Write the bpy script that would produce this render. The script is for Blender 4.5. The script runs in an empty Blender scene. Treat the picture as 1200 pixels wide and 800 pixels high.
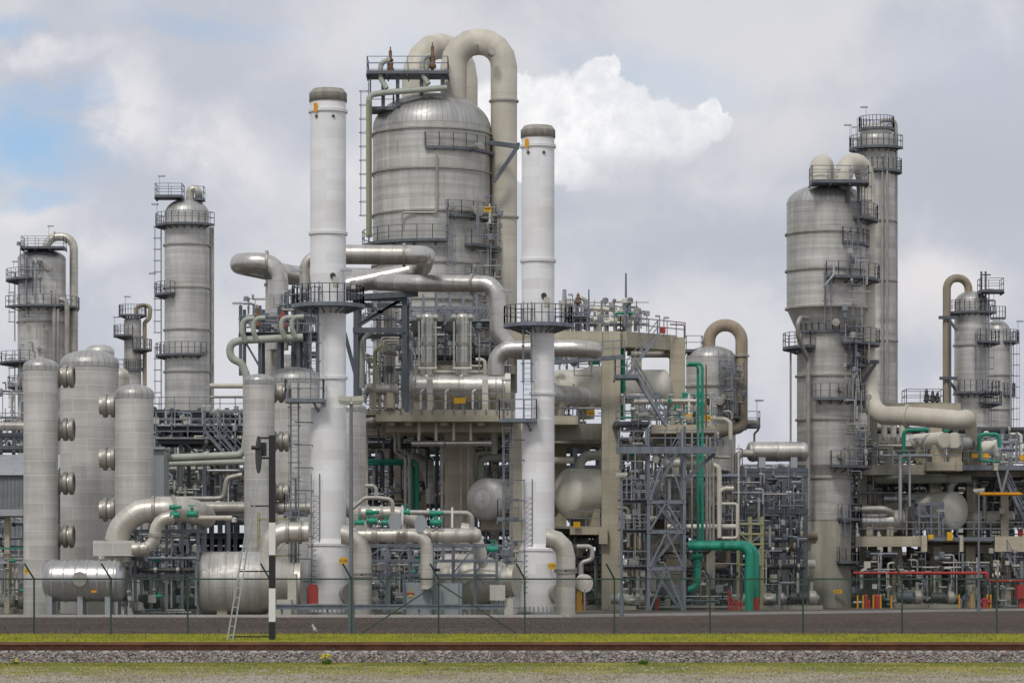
import bpy, math, random
from mathutils import Vector, Matrix
random.seed(7)
R = math.radians
SC = bpy.context.scene
COL = SC.collection

# ---------------------------------------------------------------- camera, sky, sun, exposure
F = 3600.0; EYE = 1.75; HY = 686.0            # focal length in photo pixels, eye height, horizon row
cam = bpy.data.cameras.new('camera'); camo = bpy.data.objects.new('camera', cam); COL.objects.link(camo)
camo.location = (0, 0, EYE); camo.rotation_euler = (R(90), 0, 0)
cam.sensor_width = 36; cam.lens = 36*F/1200; cam.shift_y = (HY-400)/1200.0
cam.clip_start = 0.5; cam.clip_end = 5000
SC.camera = camo
SC.view_settings.view_transform = 'Standard'; SC.view_settings.look = 'None'
SC.view_settings.exposure = 0.0; SC.view_settings.gamma = 1.0
SC.view_settings.use_curve_mapping = False
try:
    SC.cycles.max_bounces = 6; SC.cycles.diffuse_bounces = 3; SC.cycles.glossy_bounces = 3
except Exception: pass
SUN_EL, SUN_AZ = 50, 20                        # elevation; degrees to the left of the viewing direction's reverse
sd = bpy.data.lights.new('sun', 'SUN'); sun = bpy.data.objects.new('sun', sd); COL.objects.link(sun)
sd.energy = 1.45; sd.angle = R(11); sd.color = (1.0, .96, .9)
sv = Vector((-math.sin(R(SUN_AZ))*math.cos(R(SUN_EL)), -math.cos(R(SUN_AZ))*math.cos(R(SUN_EL)), math.sin(R(SUN_EL))))
sun.rotation_euler = (-sv).to_track_quat('-Z', 'Y').to_euler()

W = bpy.data.worlds.new('World'); SC.world = W; W.use_nodes = True
nt = W.node_tree; nt.nodes.clear()
class NB:
    """small node-building helper"""
    def __init__(s, nt): s.nt = nt
    def n(s, t, **k):
        o = s.nt.nodes.new(t)
        for a, v in k.items():
            if a.startswith('i_'):
                o.inputs[a[2:].replace('_', ' ')].default_value = v
            else: setattr(o, a, v)
        return o
    def l(s, a, b): s.nt.links.new(a, b)
    def m(s, op, a, b=None, c=None, clamp=False):
        o = s.nt.nodes.new('ShaderNodeMath'); o.operation = op; o.use_clamp = clamp
        for i, v in enumerate((a, b, c)):
            if v is None: continue
            if isinstance(v, (int, float)): o.inputs[i].default_value = v
            else: s.l(v, o.inputs[i])
        return o.outputs[0]
    def mix(s, f, a, b, bt='MIX'):
        o = s.nt.nodes.new('ShaderNodeMixRGB'); o.blend_type = bt
        for i, v in zip((0, 1, 2), (f, a, b)):
            if isinstance(v, (int, float)): o.inputs[i].default_value = v
            elif isinstance(v, tuple): o.inputs[i].default_value = (v+(1,))[:4]
            else: s.l(v, o.inputs[i])
        return o.outputs[0]
    def mr(s, v, a, b, c=0., d=1., smooth=True):
        o = s.nt.nodes.new('ShaderNodeMapRange'); o.interpolation_type = 'SMOOTHSTEP' if smooth else 'LINEAR'
        s.l(v, o.inputs[0])
        for i, x in zip((1, 2, 3, 4), (a, b, c, d)): o.inputs[i].default_value = x
        return o.outputs[0]
    def noise(s, vec, scale, detail=4, rough=.55, dist=0.):
        o = s.nt.nodes.new('ShaderNodeTexNoise'); o.inputs['Scale'].default_value = scale
        o.inputs['Detail'].default_value = detail; o.inputs['Roughness'].default_value = rough
        o.inputs['Distortion'].default_value = dist
        if vec is not None: s.l(vec, o.inputs['Vector'])
        return o.outputs[0]
def lin(r, g, b):
    f = lambda c: (c/255/12.92 if c/255 <= .04045 else ((c/255+.055)/1.055)**2.4)
    return (f(r), f(g), f(b))
b = NB(nt)
wo = b.n('ShaderNodeOutputWorld'); bg = b.n('ShaderNodeBackground'); b.l(bg.outputs[0], wo.inputs[0])
bg.inputs[1].default_value = 0.1
sky = b.n('ShaderNodeTexSky', sky_type='NISHITA'); sky.sun_disc = False
sky.sun_elevation = R(SUN_EL); sky.sun_rotation = math.atan2(sv.x, sv.y)
sky.air_density = 1.0; sky.dust_density = 0.6
tc = b.n('ShaderNodeTexCoord'); G = tc.outputs['Generated']
sep = b.n('ShaderNodeSeparateXYZ'); b.l(G, sep.inputs[0])
yy = b.m('MAXIMUM', sep.outputs[1], 0.05)
u = b.m('MULTIPLY_ADD', b.m('DIVIDE', sep.outputs[0], yy), F, 600.0)      # azimuth / elevation in degrees-like units
v = b.m('MULTIPLY_ADD', b.m('DIVIDE', sep.outputs[2], yy), -F, HY)
n1 = b.noise(G, 14, 6, .6, .3); n2 = b.noise(G, 60, 7, .62, .4); n3 = b.noise(G, 28, 5, .6)
du = b.m('MULTIPLY', b.m('SUBTRACT', n2, .5), 90.); dv = b.m('MULTIPLY', b.m('SUBTRACT', n3, .5), 110.)
uu = b.m('ADD', u, du); vv = b.m('ADD', v, dv)
front = b.mr(sep.outputs[1], .3, .6)
def blob(cx, cy, rx, ry, e0=.2, e1=1.0, rot=0., s=1.0):
    c, sn = math.cos(R(rot)), math.sin(R(rot))
    x = b.m('SUBTRACT', uu, cx); y = b.m('SUBTRACT', vv, cy)
    xr = b.m('DIVIDE', b.m('ADD', b.m('MULTIPLY', x, c), b.m('MULTIPLY', y, sn)), rx)
    yr = b.m('DIVIDE', b.m('SUBTRACT', b.m('MULTIPLY', y, c), b.m('MULTIPLY', x, sn)), ry)
    d = b.m('SQRT', b.m('ADD', b.m('MULTIPLY', xr, xr), b.m('MULTIPLY', yr, yr)))
    o = b.mr(d, e0, e1, s, 0.)
    return b.m('MULTIPLY', o, front)
K = 10.0
def kc(r, g, bl): x = lin(r, g, bl); return (x[0]*K, x[1]*K, x[2]*K)
# overcast veil with slow variation, everywhere round the sky
base = b.mix(b.mr(n1, .38, .62), kc(194, 198, 209), kc(216, 217, 222))
base = b.mix(b.mr(n3, .45, .75, 0, .5), base, kc(219, 219, 225))
# openings that show the blue sky
gap = None
for a in [(30, 165, 120, 75, .1, 1.15, 0, 1.0), (60, 105, 110, 22, .1, 1.2, -8, .55), (50, 235, 60, 22, .2, 1.1, 0, .6), (250, 30, 130, 20, .1, 1.2, 6, .35),
          (10, 30, 60, 22, .1, 1.2, 0, .5), (470, 70, 60, 60, .1, 1.2, 0, .25), (760, 90, 150, 40, .2, 1.2, 10, .25), (1110, 60, 120, 60, .1, 1.2, 0, .12)]:
    x = blob(*a); gap = x if gap is None else b.m('MAXIMUM', gap, x)
bluesky = b.mix(.55, sky.outputs[0], kc(160, 198, 240))
col = b.mix(gap, base, bluesky)
def lay(col, c, *bl, tex=None):
    m_ = None
    for a in bl:
        x = blob(*a); m_ = x if m_ is None else b.m('MAXIMUM', m_, x)
    if tex is not None: m_ = b.m('MULTIPLY', m_, tex)
    return b.mix(m_, col, c)
soft = b.mr(n2, .25, .7, .35, 1.)
col = lay(col, kc(182, 188, 200), (830, 290, 330, 60, .1, 1.2, 0, .7), (1150, 200, 200, 110, .1, 1.1, 0, .55), (700, 250, 160, 40, .1, 1.2, 0, .6), (960, 180, 120, 60, .1, 1.2, 0, .3), (190, 300, 100, 60, .1, 1.2, 0, .35))
col = lay(col, kc(238, 236, 238), (160, 120, 60, 90, .1, 1.1, -25, .9), (270, 180, 130, 60, .1, 1.2, 25, .8), (70, 60, 100, 20, .1, 1.2, -10, .7), (130, 300, 60, 30, .1, 1.2, 0, .6), (400, 220, 100, 60, .1, 1.2, 0, .5), (30, 260, 60, 22, .1, 1.2, 0, .5), tex=soft)
col = lay(col, kc(230, 227, 228), (1100, 340, 130, 60, .1, 1.1, 0, .9), (920, 160, 90, 45, .1, 1.2, 0, .45), (1000, 60, 200, 50, .1, 1.2, 0, .3), (740, 400, 120, 60, .1, 1.2, 0, .4), (460, 40, 200, 60, .1, 1.2, 0, .4))
# the bright cumulus: crisp knobbly upper edge, soft shaded base
n4 = b.noise(G, 150, 8, .62, .25); n5 = b.noise(G, 45, 3, .5)
du4 = b.m('ADD', b.m('MULTIPLY', b.m('SUBTRACT', n4, .5), 42.), b.m('MULTIPLY', b.m('SUBTRACT', n5, .5), 30.))
uu = b.m('ADD', u, du4); vv = b.m('ADD', v, b.m('MULTIPLY', b.m('SUBTRACT', n4, .5), -36.))
cum = None
for (cx, cy, rx, ry) in [(600, 150, 70, 62), (655, 135, 50, 50), (703, 108, 34, 36), (735, 125, 30, 30), (768, 148, 42, 36), (745, 178, 60, 34), (735, 150, 50, 40), (806, 156, 30, 30), (836, 142, 22, 26), (700, 165, 60, 40), (640, 185, 60, 36), (706, 86, 24, 22), (770, 170, 60, 30), (812, 150, 34, 22), (838, 134, 17, 17), (690, 195, 70, 30), (605, 110, 30, 26)]:
    x = blob(cx, cy, rx, ry, .80, 1.04); cum = x if cum is None else b.m('MAXIMUM', cum, x)
ramp = b.m('ADD', b.m('MULTIPLY', b.m('SUBTRACT', u, 700), .28), b.m('SUBTRACT', v, 175))        # shaded underside runs down to the left
fade = b.mr(b.m('ADD', ramp, b.m('MULTIPLY', b.m('SUBTRACT', n5, .5), 70.)), 52., -10.)
wht = b.mix(b.mr(n4, .35, .68), kc(234, 235, 240), kc(255, 255, 255))
wht = b.mix(b.mr(n3, .4, .62, 0, .35), wht, kc(250, 249, 249))
lob = b.noise(G, 55, 4, .55, .5); wht = b.mix(b.mr(lob, .46, .62, 0, .32), wht, kc(214, 216, 226))
col = b.mix(b.m('MULTIPLY', cum, b.m('MULTIPLY', fade, .96)), col, wht)
b.l(col, bg.inputs[0])

# ---------------------------------------------------------------- geometry helpers
def P(px, py, d): return Vector(((px-600)/F*d, d, EYE+(HY-py)/F*d))
def X(px, d): return (px-600)/F*d
def Z(py, d): return EYE+(HY-py)/F*d
def S(w, d): return w*d/F

class MB:
    def __init__(s): s.v = []; s.f = []; s.uv = []; s.sm = []
    def face(s, idx, uv=None, sm=False):
        s.f.append(tuple(idx)); s.uv.append(uv or [(0, 0)]*len(idx)); s.sm.append(sm)
    def box(s, x0, x1, y0, y1, z0, z1, m=None):
        i = len(s.v)
        for z in (z0, z1):
            for (x, y) in ((x0, y0), (x1, y0), (x1, y1), (x0, y1)):
                p = Vector((x, y, z)); s.v.append(m @ p if m else p)
        dx, dy, dz = x1-x0, y1-y0, z1-z0
        s.face((i+3, i+2, i+1, i), [(0, dy), (dx, dy), (dx, 0), (0, 0)]); s.face((i+4, i+5, i+6, i+7), [(0, 0), (dx, 0), (dx, dy), (0, dy)])
        s.face((i, i+1, i+5, i+4), [(x0, z0), (x1, z0), (x1, z1), (x0, z1)]); s.face((i+1, i+2, i+6, i+5), [(y0, z0), (y1, z0), (y1, z1), (y0, z1)])
        s.face((i+2, i+3, i+7, i+6), [(x0, z0), (x1, z0), (x1, z1), (x0, z1)]); s.face((i+3, i, i+4, i+7), [(y0, z0), (y1, z0), (y1, z1), (y0, z1)])
        return s
    def pbox(s, x0, x1, y0, y1, d, depth, back=0):
        """box from its photo outline at distance d"""
        return s.box(X(x0, d), X(x1, d), d-back, d+depth, Z(y1, d), Z(y0, d))
    def bar(s, p, q, w=.1, h=None, up=None):
        p = Vector(p); q = Vector(q); h = h or w; a = q-p; L = a.length
        if L < 1e-6: return s
        a.normalize(); up = Vector(up) if up else (Vector((0, 0, 1)) if abs(a.z) < .95 else Vector((0, 1, 0)))
        sx = a.cross(up).normalized(); uz = sx.cross(a).normalized()
        m = Matrix((( sx.x, uz.x, a.x, p.x), (sx.y, uz.y, a.y, p.y), (sx.z, uz.z, a.z, p.z), (0, 0, 0, 1)))
        return s.box(-w/2, w/2, -h/2, h/2, 0, L, m)
    def ring(s, o, sx, sy, r, seg, ry=None):
        i = len(s.v); ry = ry or r
        for k in range(seg):
            t = 2*math.pi*k/seg; s.v.append(o+sx*(math.cos(t)*r)+sy*(math.sin(t)*ry))
        return i
    def join(s, i, j, seg, r, v0, v1, sm=True):
        c = 2*math.pi*r/seg
        for k in range(seg):
            k2 = (k+1) % seg
            s.face((i+k, i+k2, j+k2, j+k), [(k*c, v0), ((k+1)*c, v0), ((k+1)*c, v1), (k*c, v1)], sm)
    def lathe(s, o, ax, profs, seg=32):
        """profs: list of smooth strips, each [(r, h), ...] along axis ax from o"""
        o = Vector(o); ax = Vector(ax).normalized()
        sx = ax.cross(Vector((0, 1, 0))) if abs(ax.y) < .9 else ax.cross(Vector((0, 0, 1)))
        sx.normalize(); sy = ax.cross(sx)
        rm = max(r for p in profs for r, h in p)
        for p in profs:
            vv_ = p[0][1]; pi = None
            for k, (r, h) in enumerate(p):
                i = s.ring(o+ax*h, sx, sy, max(r, .001), seg)
                if k:
                    d = math.hypot(r-p[k-1][0], h-p[k-1][1]); s.join(pi, i, seg, rm, vv_, vv_+d); vv_ += d
                pi = i
        return s
    def cyl(s, p, q, r, seg=16, r2=None):
        p = Vector(p); q = Vector(q); L = (q-p).length; r2 = r if r2 is None else r2
        return s.lathe(p, q-p, [[(0, 0), (r, 0)], [(r, 0), (r2, L)], [(r2, L), (0, L)]], seg)
    def torus_band(s, o, ax, r, w, t, seg=32):
        """flat hoop standing proud of a shell"""
        return s.lathe(o, ax, [[(r-.02, -w/2), (r+t, -w/2)], [(r+t, -w/2), (r+t, w/2)], [(r+t, w/2), (r-.02, w/2)]], seg)
    def tube(s, pts, r, seg=14, bend=None, steps=6, caps=True, heads=False):
        pts = [Vector(p) for p in pts]; bend = r*2.6 if bend is None else bend
        cl = [pts[0]]
        for k in range(1, len(pts)-1):
            a = (pts[k-1]-pts[k]); c = (pts[k+1]-pts[k]); la, lc = a.length, c.length
            a.normalize(); c.normalize(); ang = a.angle(c)
            if ang > 3.1: continue
            t = min(bend/math.tan(ang/2), la*.49 if k > 1 else la*.98, lc*.49 if k < len(pts)-2 else lc*.98); rr = t*math.tan(ang/2)
            cen = pts[k]+(a+c).normalized()*(rr/math.sin(ang/2))
            e0 = pts[k]+a*t-cen; e1 = pts[k]+c*t-cen; tot = e0.angle(e1)
            n = max(2, int(steps*tot/1.57+.5))
            for j in range(n+1):
                f = j/n; w0 = math.sin((1-f)*tot)/math.sin(tot); w1 = math.sin(f*tot)/math.sin(tot)
                cl.append(cen+e0*w0+e1*w1)
        cl.append(pts[-1])
        c2 = [cl[0]]
        for p in cl[1:]:
            if (p-c2[-1]).length > 1e-4: c2.append(p)
        cl = c2; T = [(cl[min(i+1, len(cl)-1)]-cl[max(i-1, 0)]).normalized() for i in range(len(cl))]
        n0 = T[0].cross(Vector((0, 0, 1))) if abs(T[0].z) < .9 else T[0].cross(Vector((1, 0, 0)))
        n0.normalize(); L = 0; pi = None
        for i, p in enumerate(cl):
            if i:
                n0 = (n0-T[i]*n0.dot(T[i])).normalized()
            y = T[i].cross(n0); rr = r
            if 0 < i < len(cl)-1:
                pass
            j = s.ring(p, n0, y, rr, seg)
            if i:
                d = (p-cl[i-1]).length; s.join(pi, j, seg, r, L, L+d); L += d
            if caps and i in (0, len(cl)-1):
                if heads:
                    sg = -1 if i == 0 else 1; q = j
                    for (fr, fh) in ((.93, .2), (.72, .38), (.38, .48), (.01, .5)):
                        k = s.ring(p+T[i]*(sg*fh*r), n0, y, r*fr, seg)
                        if sg > 0: s.join(q, k, seg, r, L, L)
                        else: s.join(k, q, seg, r, L, L)
                        q = k
                else:
                    c = s.ring(p, n0, y, r, seg); ids = list(range(c, c+seg))
                    s.face(ids if i else ids[::-1], [(0, 0)]*seg)
            pi = j
        s.len = L
        return s

def wpos(o):
    v_ = Vector((0, 0, 0))
    while o is not None: v_ += o.location; o = o.parent
    return v_
def finish(name, mb, mat, parent=None, loc=None, bev=0):
    me = bpy.data.meshes.new(name)
    off = wpos(parent) if parent is not None else Vector((0, 0, 0))
    if loc is not None and parent is None: off = Vector(loc)
    me.from_pydata([tuple(p-off) for p in mb.v], [], mb.f)
    ul = me.uv_layers.new(name='UVMap'); k = 0; fl = []
    for u_ in mb.uv:
        for (a, c) in u_: fl += [a, c]
    ul.data.foreach_set('uv', fl)
    me.polygons.foreach_set('use_smooth', mb.sm)
    me.materials.append(mat); me.update()
    o = bpy.data.objects.new(name, me); COL.objects.link(o)
    if parent is not None: o.parent = parent
    elif loc is not None: o.location = loc
    return o
def tag(o, label=None, cat=None, group=None, kind=None):
    if label: o['label'] = label
    if cat: o['category'] = cat
    if group: o['group'] = group
    if kind: o['kind'] = kind
    return o
def thing(name, label, cat, loc, group=None):
    o = bpy.data.objects.new(name, None); COL.objects.link(o); o.location = loc; o.empty_display_size = .3
    return tag(o, label, cat, group)
def part(t, name, mb, mat, label=None):
    o = finish(name, mb, mat, t)
    if label: o['label'] = label
    return o
def single(name, label, cat, mb, mat, group=None, loc=None):
    if loc is None:
        xs = [p.x for p in mb.v]; ys = [p.y for p in mb.v]; zs = [p.z for p in mb.v]
        loc = ((min(xs)+max(xs))/2, (min(ys)+max(ys))/2, min(zs))
    return tag(finish(name, mb, mat, None, loc), label, cat, group)
def struct(name, mb, mat, kind='structure'): return tag(finish(name, mb, mat), None, None, None, kind)

# ---------------------------------------------------------------- materials
def newmat(name):
    m = bpy.data.materials.new(name); m.use_nodes = True; n = m.node_tree; n.nodes.clear(); b = NB(n)
    o = b.n('ShaderNodeOutputMaterial'); p = b.n('ShaderNodeBsdfPrincipled'); b.l(p.outputs[0], o.inputs[0])
    return m, b, p
def cmul(c, k): return tuple(x*k for x in c)
def paint(name, c, rough=.55, metal=0., var=.25, scale=1.2, streak=True, dirt=None, dirta=.4):
    m, b, p = newmat(name); tc = b.n('ShaderNodeTexCoord'); o = tc.outputs['Object']
    mp = b.n('ShaderNodeMapping'); b.l(o, mp.inputs[0]); mp.inputs['Scale'].default_value = (1, 1, .18 if streak else 1)
    a = b.noise(mp.outputs[0], scale, 6, .6); c1 = b.mix(b.mr(a, .3, .7), cmul(c, 1-var), cmul(c, 1+var*.6))
    f = b.noise(o, scale*6, 4, .6); c1 = b.mix(b.mr(f, .4, .75, 0, .35), c1, cmul(c, .7))
    if dirt:
        g = b.noise(mp.outputs[0], scale*2.2, 5, .65); c1 = b.mix(b.mr(g, .55, .75, 0, dirta), c1, dirt)
    b.l(c1, p.inputs['Base Color']); p.inputs['Roughness'].default_value = rough; p.inputs['Metallic'].default_value = metal
    b.l(b.mr(f, .3, .7, rough*.85, min(1, rough*1.15)), p.inputs['Roughness'])
    bp = b.n('ShaderNodeBump'); bp.inputs['Strength'].default_value = .25; bp.inputs['Distance'].default_value = .02
    b.l(f, bp.inputs['Height']); b.l(bp.outputs[0], p.inputs['Normal'])
    return m
def clad(name, c, rough=.42, metal=.75, pw=1.6, ph=.95, line=.55, var=.28, rust=0., gap=.012, offset=.5, seamlight=False, bump=.3):
    """riveted sheet cladding: panels from the surface's own UV (metres round, metres up)"""
    m, b, p = newmat(name); tc = b.n('ShaderNodeTexCoord'); uv = tc.outputs['UV']; o = tc.outputs['Object']
    br = b.n('ShaderNodeTexBrick'); b.l(uv, br.inputs['Vector']); br.offset = offset
    br.inputs['Scale'].default_value = 1; br.inputs['Brick Width'].default_value = pw; br.inputs['Row Height'].default_value = ph
    br.inputs['Mortar Size'].default_value = gap; br.inputs['Mortar Smooth'].default_value = .2; br.inputs['Bias'].default_value = 0
    br.inputs['Color1'].default_value = (.35, .35, .35, 1); br.inputs['Color2'].default_value = (.65, .65, .65, 1); br.inputs['Mortar'].default_value = (.5, .5, .5, 1)
    mp = b.n('ShaderNodeMapping'); b.l(o, mp.inputs[0]); mp.inputs['Scale'].default_value = (1, 1, .12)
    st = b.noise(mp.outputs[0], 1.3, 7, .62); st2 = b.noise(o, .35, 4, .6); fi = b.noise(o, 5, 5, .6)
    mh = b.n('ShaderNodeMapping'); b.l(uv, mh.inputs[0]); mh.inputs['Scale'].default_value = (.06, 1.5/ph, 1)
    hz = b.noise(mh.outputs[0], 1.0, 5, .7)                       # sheet courses weather differently row by row
    c1 = b.mix(b.mr(st, .3, .7), cmul(c, 1-var*.55), cmul(c, 1+var*.3))
    c1 = b.mix(1.0, c1, b.mix(b.mr(hz, .3, .7), (1-var*.75,)*3, (1+var*.35,)*3), 'MULTIPLY')
    c1 = b.mix(b.mr(br.outputs[0], .35, .65, 0, 1, False), b.mix(1., c1, (.90, .90, .89), 'MULTIPLY'), b.mix(1., c1, (1.07, 1.07, 1.07), 'MULTIPLY'))
    c1 = b.mix(b.mr(st2, .45, .75, 0, .5), c1, (c[0]*.80, c[1]*.77, c[2]*.70))
    if rust:
        rs = b.noise(mp.outputs[0], .9, 6, .7); c1 = b.mix(b.mr(rs, .64, .74, 0, rust), c1, (.30, .15, .06))
    c1 = b.mix(b.m('MULTIPLY', br.outputs['Fac'], .7), c1, cmul(c, 1.25 if seamlight else line))
    b.l(c1, p.inputs['Base Color']); p.inputs['Metallic'].default_value = metal
    b.l(b.mr(fi, .3, .7, rough*.8, min(1, rough*1.25)), p.inputs['Roughness'])
    h = b.m('SUBTRACT', b.m('MULTIPLY', st2, .6), b.m('MULTIPLY', br.outputs['Fac'], .8))
    h = b.m('ADD', h, b.m('MULTIPLY', br.outputs[0], .5))
    bp = b.n('ShaderNodeBump'); bp.inputs['Strength'].default_value = bump; bp.inputs['Distance'].default_value = .02
    b.l(h, bp.inputs['Height']); b.l(bp.outputs[0], p.inputs['Normal'])
    return m
M = {}
M['clad'] = clad('aluminium_cladding', (.63, .615, .58), .5, .45, 3.2, .95, .42)
M['cladold'] = clad('weathered_cladding', (.56, .545, .51), .52, .42, 3.2, .9, .42, .36, .25)
M['cladrust'] = clad('rust_streaked_cladding', (.59, .575, .535), .52, .42, 3.4, 1.0, .4, .34, .8)
M['polish'] = clad('polished_drum_cladding', (.46, .46, .46), .34, .85, 9, .95, .45, .12, 0, .015, bump=.04)
M['cladads'] = clad('pale_block_cladding', (.61, .595, .56), .55, .32, 2.0, .85, .6, .22, 0, .02, .5, True)
M['dome'] = clad('ribbed_dome_cladding', (.50, .495, .475), .45, .6, .42, 40, .45, .22, 0, .03, 0)
M['shiny'] = clad('bright_pipe_cladding', (.60, .58, .54), .33, .82, 9, .95, .5, .16, 0, .015, bump=.06)
M['duct'] = clad('pale_duct_cladding', (.60, .57, .50), .42, .55, 9, .9, .55, .2, 0, .015)
M['cream'] = clad('cream_painted_duct', (.62, .58, .49), .6, .05, 30, 1.9, .75, .14, 0, .012)
M['creamv'] = paint('cream_paint', (.72, .69, .60), .5, 0, .12, .6, True, (.42, .34, .24), .35)
M['brownp'] = paint('brown_stained_cream_paint', (.35, .29, .21), .65, 0, .3, .6, True, (.20, .10, .055), .6)
M['greyp'] = paint('warm_grey_pipe_paint', (.40, .38, .34), .45, .3, .2, 1.0, False)
M['pgreen'] = paint('pale_green_pipe_paint', (.38, .41, .34), .5, 0, .14, .8, False)
M['ygreen'] = paint('mossy_yellow_green_paint', (.33, .33, .18), .6, 0, .2, .8)
M['white'] = clad('white_stack_paint', (.84, .84, .835), .5, 0, 3.3, .62, .88, .035, .12, .01)
M['whitep'] = paint('white_paint', (.78, .78, .76), .5, 0, .08, 1)
M['capc'] = paint('sooty_grey_cap', (.37, .345, .30), .85, 0, .3, 1.5, True, (.10, .09, .08), .6)
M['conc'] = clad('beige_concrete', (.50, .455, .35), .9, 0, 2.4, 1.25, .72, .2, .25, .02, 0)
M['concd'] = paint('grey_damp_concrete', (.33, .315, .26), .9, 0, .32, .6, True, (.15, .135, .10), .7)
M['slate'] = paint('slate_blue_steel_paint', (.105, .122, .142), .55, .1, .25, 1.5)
M['galv'] = paint('blue_grey_steel', (.195, .22, .25), .5, .3, .25, 2)
M['rail'] = paint('dark_grey_handrail', (.24, .26, .29), .5, .2, .2, 2)
M['grate'] = paint('dark_grating', (.15, .165, .185), .6, .3, .25, 2)
M['lgalv'] = paint('light_galvanised_steel', (.44, .46, .47), .45, .5, .15, 2)
M['green'] = paint('sea_green_paint', (.012, .27, .17), .5, 0, .28, 1.6, True, (.07, .14, .10), .5)
M['red'] = paint('red_paint', (.42, .04, .035), .55, 0, .3, 1.6, True, (.20, .05, .04), .5)
M['yel'] = paint('yellow_sign_face', (.75, .42, .01), .5, 0, .1, 3, False)
M['orange'] = paint('orange_yellow_paint', (.78, .36, .01), .5, 0, .12, 1, False)
M['black'] = paint('black_paint', (.018, .018, .02), .5, 0, .2, 1, False)
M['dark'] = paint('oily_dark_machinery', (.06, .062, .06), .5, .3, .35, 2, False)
M['fence'] = paint('dark_green_fence_paint', (.028, .062, .045), .55, 0, .2, 2)
M['cabg'] = paint('grey_cabinet_paint', (.33, .365, .375), .5, .1, .12, 1)
M['beige'] = paint('beige_cabinet_paint', (.52, .51, .44), .55, 0, .1, 1)
M['brass'] = paint('dull_bronze_band', (.37, .35, .31), .5, .5, .2, 2)
M['rustv'] = paint('rusty_valve_iron', (.20, .11, .06), .7, .2, .3, 3)
M['ink'] = paint('black_sign_lettering', (.03, .02, .01), .7, 0, .1, 3, False)
M['glassd'] = paint('dark_glass', (.02, .025, .03), .15, 0, .1, 1, False)
def corr():
    m, b, p = newmat('corrugated_grey_sheet'); tc = b.n('ShaderNodeTexCoord')
    w = b.n('ShaderNodeTexWave', wave_type='BANDS', bands_direction='X'); b.l(tc.outputs['Object'], w.inputs[0]); w.inputs['Scale'].default_value = 1.1
    nz = b.noise(tc.outputs['Object'], 1.2, 5)
    b.l(b.mix(b.mr(nz, .3, .7), (.17, .18, .19), (.23, .24, .25)), p.inputs['Base Color']); p.inputs['Roughness'].default_value = .6
    bp = b.n('ShaderNodeBump'); bp.inputs['Distance'].default_value = .06; b.l(w.outputs[1], bp.inputs['Height']); b.l(bp.outputs[0], p.inputs['Normal'])
    return m
M['corr'] = corr()

# ---------------------------------------------------------------- shared part builders
def rail_path(mb, pts, h=1.1, sp=1.3, r=.025, mid=True):
    """handrail: top rail, knee rail and posts along a polyline of deck points"""
    for p, q in zip(pts, pts[1:]):
        p = Vector(p); q = Vector(q); L = (q-p).length
        for hh in ((h, h*.52) if mid else (h,)): mb.bar(p+Vector((0, 0, hh)), q+Vector((0, 0, hh)), r*2)
        n = max(1, round(L/sp))
        for k in range(n+1):
            o = p.lerp(q, k/n); mb.bar(o, o+Vector((0, 0, h)), r*2)
def arcpts(cx, cy, r, a0, a1, z, n=None):
    n = n or max(2, int(abs(a1-a0)/12))
    return [Vector((cx+r*math.sin(R(a0+(a1-a0)*k/n)), cy-r*math.cos(R(a0+(a1-a0)*k/n)), z)) for k in range(n+1)]
def arc_deck(mb, cx, cy, r0, r1, a0, a1, z, t=.22):
    A = arcpts(cx, cy, r0, a0, a1, z); B_ = arcpts(cx, cy, r1, a0, a1, z); dn = Vector((0, 0, -t))
    for k in range(len(A)-1):
        q = (A[k], A[k+1], B_[k+1], B_[k]); i = len(mb.v)
        mb.v += [x.copy() for x in q]+[x+dn for x in q]
        mb.face((i, i+3, i+2, i+1)); mb.face((i+4, i+5, i+6, i+7)); mb.face((i+2, i+3, i+7, i+6)); mb.face((i, i+1, i+5, i+4))
        if k == 0: mb.face((i, i+4, i+7, i+3))
        if k == len(A)-2: mb.face((i+1, i+2, i+6, i+5))
def arc_platform(t, cx, cy, r0, r1, a0, a1, z, brk=True, mat=None, rmat=None):
    d = MB(); arc_deck(d, cx, cy, r0-.05, r1, a0, a1, z)
    if brk:
        n = max(3, int(abs(a1-a0)/20))
        for k in range(n+1):
            a = a0+(a1-a0)*(k+.5)/(n+1); s_, c = math.sin(R(a)), -math.cos(R(a))
            d.bar((cx+s_*(r0-.05), cy+c*(r0-.05), z-.2-min(.35, (r1-r0)*.3)), (cx+s_*(r1-.3), cy+c*(r1-.3), z-.22), .1)
    pl = part(t, 'platform', d, mat or M['grate'])
    m = MB(); pts = arcpts(cx, cy, r1-.05, a0, a1, z)
    if abs(a1-a0) < 355: pts = arcpts(cx, cy, r0+.1, a0, a0, z, 1)[:1]+pts+arcpts(cx, cy, r0+.1, a1, a1, z, 1)[:1]
    rail_path(m, pts, 1.1, 1.5, .026)
    part(pl, 'railing', m, rmat or M['rail'])
    return pl
def box_platform(t, x0, x1, y0, y1, z, sides='fblr', deckmat=None):
    d = MB(); d.box(x0, x1, y0, y1, z-.25, z)
    n = int((x1-x0)/1.5)
    for k in range(n+1):
        x = x0+(x1-x0)*k/max(1, n); d.box(x-.05, x+.05, y0+.06, y1-.06, z-.4, z-.252)
    pl = part(t, 'platform', d, deckmat or M['grate']); m = MB()
    e = .04
    c = dict(f=((x0+e, y0+e, z), (x1-e, y0+e, z)), b=((x0+e, y1-e, z), (x1-e, y1-e, z)), l=((x0+e, y0+e, z), (x0+e, y1-e, z)), r=((x1-e, y0+e, z), (x1-e, y1-e, z)))
    for s_ in sides: rail_path(m, c[s_], 1.1, 1.5, .026)
    part(pl, 'railing', m, M['rail'])
    return pl
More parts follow.
